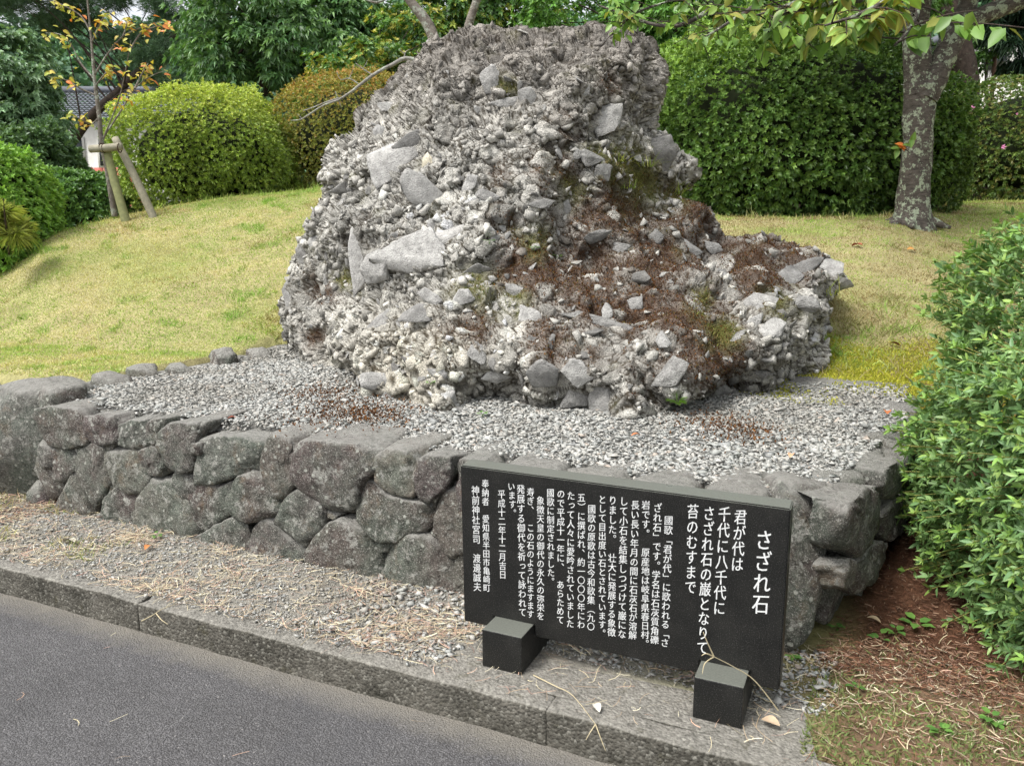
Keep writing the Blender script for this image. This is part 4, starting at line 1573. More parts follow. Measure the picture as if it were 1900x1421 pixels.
loc, nr = surf_at(890, 765)
weed('small clover-like weed in the dark hollow under the rock', at(895, 772, z=TOP), 6, 0.03, rng)
for px, py, n, L, lab in ((1700, 1165, 5, 0.055, 'three-lobed green weed on bare soil nearest to the right shrub'), (1662, 1180, 5, 0.04, 'green weed left of the larger one on the brown soil'),
                          (1632, 1192, 4, 0.04, 'small two-leaved weed on brown soil left of its neighbours'), (1553, 1172, 5, 0.035, 'small weed at the foot of the tall corner stone'),
                          (1625, 1020, 7, 0.05, 'leafy weed against the foot of the right side wall'), (1672, 945, 6, 0.06, 'weed spray growing where the right side wall meets the shrub'),
                          (1470, 1228, 6, 0.03, 'tiny green weed just right of the black sign slab'), (1588, 1282, 4, 0.03, 'tiny weed in the straw in the lower right'),
                          (290, 1000, 6, 0.035, 'small bright weed at the foot of the stone wall on the left'), (1838, 1345, 8, 0.04, 'low grey-green weed clump near the lower right corner'), (1745, 1365, 7, 0.035, 'low weed patch left of the lower right corner clump')):
    weed(lab, gpt(px, py), n, L, rng)
for px, py, lab in ((990, 470, 'small green seedling on the moss in the middle of the rock'), (1030, 480, 'green sprout with a red tip on the mossy middle of the rock'), (905, 455, 'tiny seedling left of centre on the rock face'),
                    (800, 712, 'little green plant low on the pale left front of the rock')):
    loc, nr = surf_at(px, py)
    weed(lab, loc + nr * 0.02, 6, 0.035, rng)


# ------------------------------------------------------------------ grass lawns
def frustum_mask(x, y, z, m=60):
    px, py = proj(np.stack([x, y, z], -1))
    return (px > -m) & (px < 1900 + m) & (py > -m) & (py < 1421 + m)


rng = np.random.default_rng(21)


def lawn_blades(name, n, xr, yr, cond, L, W, pal, rng, lean=0.6, label=None, cat='grass'):
    x = rng.uniform(*xr, n); y = rng.uniform(*yr, n)
    s, nn = sn(x, y)
    z = ground_z(x, y)
    k = cond(x, y, s, nn) & frustum_mask(x, y, z, 420)
    x, y, z = x[k], y[k], z[k]
    P = np.stack([x, y, z - 0.003], -1)
    m = len(P)
    pn = fbm(P, 1.1, 3, 3)[:, None]; pn2 = fbm(P, 3.5, 3, 13)[:, None]
    g = pick(pal[0], m, rng, 0.15); yv = pick(pal[1], m, rng, 0.15)
    pn3 = fbm(P, 9, 2, 23)[:, None]
    mix = smooth(-0.5, 0.4, pn + 1.0 * pn2 + 0.8 * pn3 + 0.22 * rng.normal(size=(m, 1)))
    col = np.clip(yv * (1 - mix) + g * mix, 0.01, 0.9)
    D = np.stack([rng.normal(size=m) * lean, rng.normal(size=m) * lean, np.ones(m)], -1)
    clump = smooth(0.15, 0.6, fbm(P, 5.5, 3, 29)); bare = smooth(0.2, 0.5, fbm(P, 1.7, 4, 37))
    col = np.where((rng.random(m) < 0.5 * bare)[:, None], col * np.array([[0.72, 0.52, 0.48]]), col)
    col = col * (1 - 0.25 * clump[:, None] * np.array([[1, 0.3, 1]]))
    Vv, Ff, Cc = blades(P, D, L * rng.uniform(0.5, 1.3, m) * (0.75 + 1.1 * clump), np.full(m, W), col, 0.4, rng)
    o = link(name, mesh_np(name, Vv, Ff, M['grass'], Cc))
    return tag(o, label, cat, kind='stuff')


GR = [(0.32, 0.46, 0.10), (0.42, 0.52, 0.14), (0.26, 0.39, 0.08)]
YE = [(0.62, 0.57, 0.28), (0.56, 0.53, 0.23), (0.70, 0.64, 0.36), (0.50, 0.40, 0.20), (0.56, 0.56, 0.20)]


def c_left(x, y, s, n):
    u = x / y
    behind = (n > 5.05) | (s < S_L - 0.02)
    Yc = np.interp(u, CREST[:, 0], CREST[:, 1])
    return behind & (n > 3.4) & (u < 0.02) & (y < Yc + 0.4)


lawn_blades('lawn_grass', 420000, (-7.2, 0.3), (3.6, 11.2), c_left, 0.028, 0.0048, (GR, YE), rng, 0.9,
            'short yellow-green turf covering the mound left of the rock')


def c_right(x, y, s, n):
    u = x / y
    return (n > 5.4) & (u > 0.1) & (s > -2.2) & (y < 12.6)


lawn_blades('lawn_grass', 190000, (1.0, 9.0), (4.4, 12.6), c_right, 0.034, 0.0055, (GR, [(0.36, 0.28, 0.14), (0.30, 0.22, 0.11), (0.40, 0.34, 0.16), (0.24, 0.16, 0.09)]), rng, 0.9,
            'thin patchy turf on the rise behind the rock and under the cherry tree')
# taller blades along the plinth edge and lawn margin
lawn_blades('rough_grass', 26000, (-3.6, 0.0), (4.6, 6.9), lambda x, y, s, n: (s > S_L - 0.3) & (n > 5.02) & (n < 5.9) & (x / y < -0.2), 0.07, 0.006, (GR, [(0.33, 0.23, 0.10), (0.24, 0.16, 0.08), (0.36, 0.32, 0.14)]), rng, 0.9,
            'longer rough grass along the back edge of the plinth beside the rock')
lawn_blades('rough_grass', 16000, (-7.0, 8.0), (8.0, 12.4), lambda x, y, s, n: (np.abs(y - np.interp(x / y, CREST[:, 0], CREST[:, 1])) < 0.35), 0.085, 0.006, (GR, YE), rng, 0.5,
            'uncut grass along the top of the mound at the foot of the shrubs')
lawn_blades('rough_grass', 9000, (1.2, 5.0), (4.6, 7.6), lambda x, y, s, n: (n > 5.2) & (n < 7.2) & (s > -1.2), 0.09, 0.006, (GR, [(0.36, 0.28, 0.14), (0.42, 0.36, 0.2)]), rng, 0.9,
            'longer grass on the bank right of the rock')

# moss carpet, yellow green, right of the rock
n = 60000
s = rng.uniform(-1.3, 1.6, n); nn = rng.uniform(4.55, 6.3, n)
x, y = xy(s, nn)
z = np.where((nn < 5.1) & (s < 0.3), bedz(s, nn, x, y), ground_z(x, y))
P = np.stack([x, y, z], -1)
w = fbm(P, 2.0, 3, 71) + 0.6 - 0.9 * np.abs(nn - 5.4)
k = w > rng.random(n) * 0.35
P = P[k]
Vv, Ff, Cc = blades(P, np.stack([rng.normal(size=len(P)) * .5, rng.normal(size=len(P)) * .5, np.ones(len(P))], -1), rng.uniform(0.008, 0.022, len(P)), np.full(len(P), 0.008), pick([(0.42, 0.42, 0.05), (0.50, 0.47, 0.07), (0.32, 0.34, 0.04)], len(P), rng), 0.3, rng)
tag(link('moss_carpet', mesh_np('moss_carpet', Vv, Ff, M['grass'], Cc)), 'bright yellow-green moss carpet on the gravel margin right of the rock', 'moss', kind='stuff')


# ------------------------------------------------------------------ dry litter: straw and pine needles, flat on the ground
def strands(P, L, W, col, rng, lift=0.012, zf=None):
    n = len(P)
    a = rng.uniform(0, 6.283, n)
    curv = rng.normal(size=n) * 0.9
    K = 4
    pts = []
    cur = P.copy()
    ang = a.copy()
    z0 = rng.random(n) * lift
    tilt = rng.normal(size=n) * 0.12
    for k in range(K):
        q = cur.copy(); q[:, 2] = P[:, 2] + z0 + np.abs(tilt) * L * k / (K - 1) + 0.004
        pts.append(q)
        cur = cur + np.stack([np.cos(ang), np.sin(ang), 0 * ang], -1) * (L / (K - 1))[:, None]
        ang = ang + curv / (K - 1)
    side = np.stack([-np.sin(a), np.cos(a), 0.5 * rng.normal(size=n)], -1) * (W / 2)[:, None]
    V = np.stack([v for q in pts for v in (q - side, q + side)], 1).reshape(-1, 3)
    b = (np.arange(n) * 2 * K)[:, None]
    F = np.concatenate([b + np.array([[2 * k, 2 * k + 1, 2 * k + 3]]) for k in range(K - 1)] + [b + np.array([[2 * k, 2 * k + 3, 2 * k + 2]]) for k in range(K - 1)])
    return V, F, np.repeat(col, 2 * K, 0)


def litter(name, n, sr, nr_, cond, L, W, pal, rng, label, lift=0.012):
    s = rng.uniform(*sr, n); nn = rng.uniform(*nr_, n)
    x, y = xy(s, nn)
    P = np.stack([x, y, 0 * x], -1)
    dens = fbm(P, 3.2, 3, 61)
    k = cond(s, nn, dens, rng.random(n))
    P = P[k]; s = s[k]; nn = nn[k]
    P[:, 2] = np.maximum(ground_z(P[:, 0], P[:, 1]), 0.0)
    P[:, 2] = np.where(nn < N_KERB, 0.0, np.where(nn < N_KERB + KW, 0.125, P[:, 2]))
    m = len(P)
    V, F, C = strands(P, L * rng.uniform(0.4, 1.5, m), W * rng.uniform(0.6, 1.3, m), pick(pal, m, rng, 0.15), rng, lift)
    return tag(link(name, mesh_np(name, V, F, M['litter'], C)), label, 'litter', kind='stuff')


STRAW = [(0.68, 0.60, 0.40), (0.60, 0.52, 0.34), (0.72, 0.66, 0.48), (0.50, 0.38, 0.25), (0.55, 0.36, 0.26), (0.42, 0.27, 0.22), (0.36, 0.28, 0.2)]
NEED = [(0.17, 0.075, 0.042), (0.12, 0.055, 0.034), (0.24, 0.12, 0.07), (0.085, 0.045, 0.028), (0.20, 0.12, 0.08), (0.28, 0.18, 0.12)]
litter('straw_litter', 30000, (-6.2, -0.0), (N_KERB + 0.06, 2.85),
       lambda s, n, d, r: (r < 0.16 + 1.5 * np.clip(d + 0.05, 0, 1)) & ~((s > pad_s0) & (n < 2.45) & (r > 0.06)), 0.06, 0.0015, STRAW, rng, 'dry pale straw and pinkish needles scattered on the gritty verge')
litter('needle_litter', 8000, (-6.4, -4.0), (N_KERB + 0.2, 3.1), lambda s, n, d, r: r < 0.9, 0.05, 0.0024, STRAW + NEED, rng, 'brown leaf and needle litter at the foot of the left boulder')
litter('needle_litter', 90000, (-0.12, 2.6), (2.75, 5.6), lambda s, n, d, r: (s > s_edge(n) + 0.02) & (r < (0.35 + 1.6 * np.clip(d + 0.25, 0, 1)) * (1.0 - smooth(4.6, 5.6, n))), 0.024, 0.0028, NEED, rng, 'red-brown needle litter and bark shreds between wall and shrub')
litter('straw_litter', 16000, (-0.25, 3.0), (N_KERB + 0.04, 3.3), lambda s, n, d, r: (r < 0.5 + d) & (s > -0.10 - 0.25 * (n < 2.42) * r), 0.045, 0.0018, STRAW + NEED[:3] + NEED[:3], rng, 'dry straw and dead leaves right of the sign along the kerb')
litter('straw_litter', 60, (-3, 0.5), (1.0, 2.1), lambda s, n, d, r: r < 0.5, 0.05, 0.002, STRAW, rng, 'a few straws blown onto the asphalt', 0.001)
litter('straw_litter', 9000, (0.6, 3.0), (5.4, 9.0), lambda s, n, d, r: r < 0.7, 0.06, 0.003, STRAW + NEED, rng, 'dead straw on the bank below the cherry tree')
# low green specks on the right foreground
n = 22000
s = rng.uniform(-0.1, 2.6, n); nn = rng.uniform(N_KERB + 0.1, 3.1, n); x, y = xy(s, nn)
P = np.stack([x, y, ground_z(x, y)], -1)
k = (fbm(P, 4, 3, 44) > 0.15 - 0.5 * smooth(2.9, 2.4, nn) + 0.2 * rng.normal(size=n)) & (nn > N_KERB + KW)
P = P[k]
Vv, Ff, Cc = blades(P, np.stack([rng.normal(size=len(P)), rng.normal(size=len(P)), np.ones(len(P)) * .8], -1), rng.uniform(0.008, 0.03, len(P)), np.full(len(P), 0.006), pick([(0.20, 0.25, 0.10), (0.28, 0.30, 0.12), (0.16, 0.22, 0.07)], len(P), rng), 0.4, rng)
tag(link('ground_cover', mesh_np('ground_cover', Vv, Ff, M['grass'], Cc)), 'low green and grey ground cover in the lower right foreground', 'ground cover', kind='stuff')
n = 5000
s = rng.uniform(-6.3, -3.2, n); nn = rng.uniform(N_KERB + 0.2, 3.0, n); x, y = xy(s, nn)
P = np.stack([x, y, ground_z(x, y)], -1)
k = (fbm(P, 3, 3, 46) > -0.1)
P = P[k]
Vv, Ff, Cc = blades(P, np.stack([rng.normal(size=len(P)), rng.normal(size=len(P)), np.ones(len(P))], -1), rng.uniform(0.02, 0.06, len(P)), np.full(len(P), 0.004), pick([(0.24, 0.30, 0.10), (0.34, 0.34, 0.14), (0.45, 0.38, 0.2)], len(P), rng), 0.5, rng)
tag(link('verge_grass', mesh_np('verge_grass', Vv, Ff, M['grass'], Cc)), 'sparse mown grass on the verge below the left boulder', 'grass', kind='stuff')

# brown moss crumbs on the gravel left of the rock
for cx, cy, rad, num in ((640, 765, .16, 900), (600, 730, .12, 500), (700, 775, .1, 400), (1370, 800, .12, 400), (1330, 790, .1, 300)):
    c0 = at(cx, cy, z=TOP)
    P = np.array(c0) + rng.normal(size=(num, 3)) * np.array([rad, rad * 1.3, 0.004]) + np.array([0, 0, 0.012])
    Vv, Ff, Cc = blades(P, np.stack([rng.normal(size=num), rng.normal(size=num), np.ones(num)], -1), rng.uniform(0.006, 0.018, num), np.full(num, 0.007), pick([(0.12, 0.05, 0.02), (0.2, 0.09, 0.03), (0.08, 0.04, 0.02)], num, rng), 0.3, rng)
    tag(link('moss_crumbs', mesh_np('moss_crumbs', Vv, Ff, M['mosspad'], Cc)), 'brown moss crumbs fallen on the gravel near the rock', 'moss', kind='stuff')


# ------------------------------------------------------------------ fallen leaves, one object each
def fallen_leaf(label, loc, L, rot, col, rng):
    n = 7
    Vs, Fs = [], []
    for k in range(n):
        t = k / (n - 1)
        w = L * 0.27 * math.sin(math.pi * min(max(t * 0.94 + 0.03, 0), 1)) ** 0.8
        c = 0.12 * L * math.sin(t * 3.0) + 0.006
        Vs += [(L * (t - .5), -w, c + w * 0.5), (L * (t - .5), 0, c), (L * (t - .5), w, c + w * 0.45)]
    for k in range(n - 1):
        b = 3 * k
        Fs += [(b, b + 1, b + 4, b + 3), (b + 1, b + 2, b + 5, b + 4)]
    o = bpy.data.objects.new('fallen_leaf', mesh_np('fallen_leaf', np.array(Vs), np.array(Fs), M['litter'], np.tile(np.array(col), (len(Vs), 1)), True))
    COL.objects.link(o); o.location = loc; o.rotation_euler = (rng.normal() * 0.15, rng.normal() * 0.15, rot)
    return tag(o, label, 'leaf')


for px, py, z, L, col, lab in (
        (728, 1294, 0.002, 0.035, (0.28, 0.17, 0.10), 'curled brown leaf at the foot of the kerb on the asphalt'),
        (1108, 1316, 0.127, 0.05, (0.62, 0.60, 0.52), 'pale whitish dry leaf on the kerb below the sign'),
        (128, 1008, 0.125, 0.09, (0.50, 0.46, 0.38), 'pale grey dry leaf on the verge near the left boulder'),
        (275, 1018, 0.127, 0.06, (0.55, 0.22, 0.08), 'orange leaf on the verge in front of the wall'),
        (1180, 810, TOP + .015, 0.045, (0.60, 0.22, 0.10), 'orange-red leaf on the gravel below the rock, centre'),
        (1645, 768, TOP + .02, 0.07, (0.50, 0.17, 0.06), 'rust-orange leaf on the gravel at the right edge of the plinth'),
        (1468, 848, TOP + .015, 0.05, (0.58, 0.34, 0.2), 'pale orange leaf on the gravel above the right end of the sign'),
        (1645, 765 - 55, TOP + .02, 0.06, (0.5, 0.25, 0.14), 'tan leaf on the gravel beside the yellow moss'),
        (430, 778, TOP + .015, 0.04, (0.25, 0.08, 0.05), 'dark red leaf on the gravel left of the rock')):
    fallen_leaf(lab, at(px, py, z=z), L, random.random() * 6, col, rng)
for px, py, L, col, lab in ((1690, 468, 0.10, (0.55, 0.28, 0.08), 'orange leaf on the grass in front of the cherry trunk'), (1590, 460, 0.12, (0.38, 0.10, 0.06), 'red-brown leaf on the bank behind the rock arm'),
                            (1660, 645, 0.08, (0.25, 0.09, 0.06), 'dark brown leaf lying on the yellow moss'), (1620, 1160, 0.05, (0.45, 0.35, 0.22), 'beige curled leaf on the brown soil by the weeds'),
                            (1430, 1352, 0.06, (0.50, 0.38, 0.26), 'curled tan leaf in the straw right of the sign foot'), (1560, 825 + 120, 0.05, (0.40, 0.22, 0.10), 'brown leaf on the soil below the right side wall')):
    fallen_leaf(lab, gpt(px, py) + Vector((0, 0, 0.012)), L, random.random() * 6, col, rng)

# ------------------------------------------------------------------ the inscribed sign
YAW = -0.4265
LEAN = -0.0265
SW, SH, ST = 1.0994, 0.5938, 0.085
sg = thing('inscribed_sign', (-0.1747, 2.7069, 0.12), 'black polished granite sign with white vertical Japanese inscription, standing before the wall', 'sign')
sg.rotation_euler.z = YAW
# slab mesh: local x along the face, y = depth, z up, front face at y=0
zb = 0.095


def slab_mesh():
    bm = bmesh.new()
    fw0, fw1, notch = 0.155, 0.155, 0.045
    # outline with two notches over the feet
    f0, f1 = FOOT[0], FOOT[1]
    ol = [(0, 0), (f0 - .004, 0), (f0 - .004, notch), (f0 + FW + .004, notch), (f0 + FW + .004, 0), (f1 - .004, 0), (f1 - .004, notch), (f1 + FW + .004, notch), (f1 + FW + .004, 0), (SW, 0), (SW, SH), (0, SH)]
    lo = [bm.verts.new((x, 0, z)) for x, z in ol]
    f = bm.faces.new(lo)
    r = bmesh.ops.extrude_face_region(bm, geom=[f])
    for e in r['geom']:
        if isinstance(e, bmesh.types.BMVert): e.co.y += ST
    bmesh.ops.recalc_face_normals(bm, faces=bm.faces)
    outer = [e for e in bm.edges if e.is_manifold and e.calc_face_angle(0) > 0.5]
    bmesh.ops.bevel(bm, geom=outer, offset=0.004, segments=2, affect='EDGES')
    return bm


# feet from their pixels
inv = Matrix.Rotation(-YAW, 3, 'Z')


def loc_sign(px, py, z):
    return inv @ (at(px, py, z=z) - Vector((-0.1747, 2.7069, 0)))


fa, fb = loc_sign(900, 1230, .12), loc_sign(965, 1245, .12)
fc, fd = loc_sign(1288, 1322, .12), loc_sign(1345, 1333, .12)
print('feet', fa, fb, fc, fd)
FW = 0.15
FOOT = (fa.x, fc.x)
FY = -0.105
bm = slab_mesh()
me = bpy.data.meshes.new('slab'); bm.to_mesh(me); bm.free(); me.materials.append(M['granite'])
slab = bpy.data.objects.new('slab', me); COL.objects.link(slab); slab.parent = sg
slab.location = (0, 0, zb); slab.rotation_euler.x = -LEAN
for fx in FOOT:
    bm = bevel_box(FW, 0.30, 0.138, 0.004, 2)
    me = bpy.data.meshes.new('foot'); bm.to_mesh(me); bm.free(); me.materials.append(M['granite'])
    o = bpy.data.objects.new('foot', me); COL.objects.link(o); o.parent = sg
    o.location = (fx + FW / 2, FY + 0.15, 0.069 + 0.002)

TEXT = [
    ('さざれ石', 0.9361, 0.8153, 0.9371, 0.4647), ('君が代は', 0.8707, 0.9203, 0.8684, 0.6628), ('千代に八千代に', 0.8275, 0.9235, 0.8251, 0.4013),
    ('さざれ石の巌となりて', 0.7853, 0.9168, 0.7824, 0.1544), ('苔のむすまで', 0.7403, 0.9146, 0.7416, 0.4903), ('國歌「君が代」に歌われる「さ', 0.6724, 0.8471, 0.6724, 0.1367),
    ('ざれ石」です。学名は石灰質角礫', 0.6399, 0.9079, 0.6416, 0.141), ('岩です。　原産地は岐阜県春日村。', 0.6051, 0.9144, 0.613, 0.1066), ('長い長い年月の間に石灰石が溶解', 0.5734, 0.9057, 0.5746, 0.1422),
    ('して小石を結集しつづけて巌にな', 0.5395, 0.9182, 0.5412, 0.1344), ('りました。　壮大に発展する象徴', 0.5059, 0.9146, 0.5085, 0.1328), ('として目出度い石とされています。', 0.4738, 0.9114, 0.4786, 0.115),
    ('國歌の原歌は古今和歌集（九〇', 0.4411, 0.847, 0.4423, 0.1412), ('五）に撰ばれ、約一〇〇〇年にわ', 0.4084, 0.9049, 0.4105, 0.1404), ('たって人々に愛吟されていました', 0.3752, 0.9072, 0.3747, 0.1321),
    ('ので平成十一年に、　あらためて', 0.3429, 0.9099, 0.3417, 0.1428), ('國歌に制定されました。', 0.309, 0.9066, 0.3104, 0.3721), ('象徴天皇の御代の永久の弥栄を', 0.2762, 0.8524, 0.2751, 0.1408),
    ('寿ぎ、　この石のようにますます', 0.2433, 0.8949, 0.2404, 0.1394), ('発展する御代を祈って詠われて', 0.2103, 0.9035, 0.2125, 0.1407), ('います。', 0.1784, 0.9125, 0.1831, 0.7517),
    ('平成十二年十二月吉日', 0.1441, 0.8573, 0.1446, 0.3561), ('奉納者　愛知県半田市亀崎町', 0.0883, 0.9068, 0.0866, 0.2513), ('神前神社宮司　渡邊誠夫', 0.0529, 0.8567, 0.052, 0.2451)]
chars = sorted(set(''.join(t[0] for t in TEXT)) - {'　'})
tmp = {}
for ch in chars + ['国']:
    for bold in ((0,) if ch != '国' else (0,)):
        cu = bpy.data.curves.new('glyph', 'FONT')
        cu.body = ch
        cu.size = 1.0
        cu.resolution_u = 2
        ob = bpy.data.objects.new('glyph', cu)
        COL.objects.link(ob)
        tmp[ch] = ob
bpy.context.view_layer.update()
dg = bpy.context.evaluated_depsgraph_get()
GLY = {}
for ch, ob in tmp.items():
    ev = ob.evaluated_get(dg)
    m = ev.to_mesh()
    m.calc_loop_triangles()
    V = np.array([v.co[:] for v in m.vertices]).reshape(-1, 3)
    F = np.array([t.vertices[:] for t in m.loop_triangles]).reshape(-1, 3)
    GLY[ch] = (V, F)
    ev.to_mesh_clear()
for ch, ob in tmp.items():
    cu = ob.data
    bpy.data.objects.remove(ob); bpy.data.curves.remove(cu)
g0 = GLY['国'][0]
gc = (g0[:, :2].max(0) + g0[:, :2].min(0)) / 2
gs = (g0[:, 0].max() - g0[:, 0].min()) / 0.90
print('glyph em', gs, gc, len(g0))
CHM = {}


def char_mesh(ch, wf):
    if (ch, wf) in CHM: return CHM[(ch, wf)]
    V, F = GLY[ch]
    q = (V[:, :2] - gc) / gs
    if ch in '「」（）':
        q = np.stack([q[:, 1], -q[:, 0]], -1)
    if ch in '。、':
        q = q + np.array([0.62, 0.62])
    if ch == 'っ':
        q = q + np.array([0.12, 0.1])
    q[:, 1] += 0.12 * q[:, 0]          # brush hand: strokes rise to the right
    parts = []
    for kk, (ox, oz) in enumerate(((-0.012, 0.0), (0.012, 0.004))):
        parts.append((np.stack([(q[:, 0] + ox) * wf, np.full(len(q), -0.0006 - 0.00025 * kk), q[:, 1] + oz], -1), F, np.ones((len(q), 3))))
    V, F, _ = join_parts(parts)
    CHM[(ch, wf)] = mesh_np('character', V, F, M['paint'])
    return CHM[(ch, wf)]


nchars = 0
for t, x0, y0, x1, y1 in TEXT:
    nch = len(t)
    stepz = (y0 - y1) * SH / (nch - 1)
    size = min(abs(stepz) * 0.93, 0.046 if nch > 10 else 1)
    wf = 0.74 if size > 0.038 else 0.88
    for i, ch in enumerate(t):
        if ch == '　': continue
        f = i / (nch - 1)
        o = bpy.data.objects.new('character', char_mesh(ch, wf))
        COL.objects.link(o); o.parent = slab
        o.location = ((x0 + (x1 - x0) * f) * SW, 0, (y0 + (y1 - y0) * f) * SH)
        o.scale = (size, 1, size)
        nchars += 1
print('characters', nchars)


# ------------------------------------------------------------------ leaves
def leaf_arrays(B, D, N, L, W, col, rng, droop=0.25, quality=2):
    """leaves: base B, axis D, face normal N, length L, width W"""
    n = len(B)
    D = norm(D); side = norm(np.cross(N, D)); N = np.cross(D, side)
    L_ = L[:, None]; W_ = W[:, None]
    dz = np.array([[0, 0, -1.0]]) * L_ * droop
    if quality >= 2:
        base = B
        l1 = B + D * L_ * .38 + side * W_ * .5 + N * W_ * .16
        r1 = B + D * L_ * .38 - side * W_ * .5 + N * W_ * .16
        l2 = B + D * L_ * .72 + side * W_ * .36 + N * W_ * .10 + dz * .5
        r2 = B + D * L_ * .72 - side * W_ * .36 + N * W_ * .10 + dz * .5
        mid = B + D * L_ * .5 + dz * .2
        tip = B + D * L_ + dz
        V = np.stack([base, l1, l2, tip, r2, r1, mid], 1).reshape(-1, 3)
        b = (np.arange(n) * 7)[:, None]
        F = np.concatenate([b + np.array([[0, 6, 1]]), b + np.array([[1, 6, 2]]), b + np.array([[2, 6, 3]]), b + np.array([[3, 6, 4]]), b + np.array([[4, 6, 5]]), b + np.array([[5, 6, 0]])])
        return V, F, np.repeat(col, 7, 0)
    l = B + D * L_ * .45 + side * W_ * .5 + N * W_ * .18
    r = B + D * L_ * .45 - side * W_ * .5 + N * W_ * .18
    tip = B + D * L_ + dz
    V = np.stack([B, l, tip, r], 1).reshape(-1, 3)
    b = (np.arange(n) * 4)[:, None]
    F = np.concatenate([b + np.array([[0, 2, 1]]), b + np.array([[0, 3, 2]])])
    return V, F, np.repeat(col, 4, 0)


def superellipsoid(n, rng, e=2.0):
    d = norm(rng.normal(size=(n, 3)))
    k = (np.abs(d) ** e).sum(1) ** (-1 / e)
    return d * k[:, None], d


def tube(points, radii, segs=8, noise_amp=0.0, seed=0):
    P = np.array([tuple(p) for p in points], float)
    # resample with catmull-rom
    out, rr = [], []
    n = len(P)
    for i in range(n - 1):
        p0, p1, p2, p3 = P[max(i - 1, 0)], P[i], P[i + 1], P[min(i + 2, n - 1)]
        K = 5
        for k in range(K):
            t = k / K
            out.append(0.5 * ((2 * p1) + (-p0 + p2) * t + (2 * p0 - 5 * p1 + 4 * p2 - p3) * t * t + (-p0 + 3 * p1 - 3 * p2 + p3) * t ** 3))
            rr.append(radii[i] * (1 - t) + radii[i + 1] * t)
    out.append(P[-1]); rr.append(radii[-1])
    P = np.array(out); rr = np.array(rr)
    T = norm(np.gradient(P, axis=0))
    ref = np.array([1.0, 0.3, 0.1]) if abs(T[0][2]) > 0.7 else np.array([0, 0, 1.0])
    V = []
    for i in range(len(P)):
        X = np.cross(T[i], ref); X /= np.linalg.norm(X) + 1e-9; Y = np.cross(T[i], X)
        a = np.arange(segs) / segs * 2 * math.pi
        V.append(P[i] + rr[i] * (np.cos(a)[:, None] * X + np.sin(a)[:, None] * Y))
    V = np.concatenate(V)
    if noise_amp:
        ax = np.repeat(P, segs, 0)
        d = norm(V - ax)
        V = V + d * (fbm(V * np.array([1, 1, 0.5]) + seed, 9, 4, seed) * noise_amp)[:, None]
    F = []
    m = len(P)
    for i in range(m - 1):
        for j in range(segs):
            a = i * segs + j; b = i * segs + (j + 1) % segs
            F += [(a, b, b + segs), (a, b + segs, a + segs)]
    for j in range(1, segs - 1):
        F.append(((m - 1) * segs, (m - 1) * segs + j, (m - 1) * segs + j + 1))
    return V, np.array(F)


def tube_obj(name, pts, radii, mat, parent, segs=8, noise_amp=0.0, seed=0):
    V, F = tube(pts, radii, segs, noise_amp, seed)
    return link(name, mesh_np(name, V, F, mat, smooth_sh=True), parent)


def rosette_leaves(P, N, k, L, W, col, rng, spread=0.9, colvar=0.12, jl=0.25):
    """k leaves per rosette around axis N"""
    n = len(P)
    Rm = frames(N, rng.random(n) * 6.283)
    Bs, Ds, Ns, Cs = [], [], [], []
    for j in range(k):
        a = 2 * math.pi * j / k + rng.normal(size=n) * 0.3
        sp = spread * rng.uniform(0.6, 1.3, n)
        d = np.stack([np.cos(a) * sp, np.sin(a) * sp, np.ones(n)], -1)
        D = norm(np.einsum('nij,nj->ni', Rm, d))
        Bs.append(P); Ds.append(D); Ns.append(norm(N - D * (N * D).sum(1, keepdims=True) + 1e-4))
        Cs.append(col * (1 + colvar * rng.normal(size=(n, 1))))
    B = np.concatenate(Bs); D = np.concatenate(Ds); NN_ = np.concatenate(Ns); C = np.clip(np.concatenate(Cs), 0.004, 0.9)
    m = len(B)
    LL = L * rng.uniform(1 - jl, 1 + jl, m)
    return B, D, NN_, LL, LL * W, C


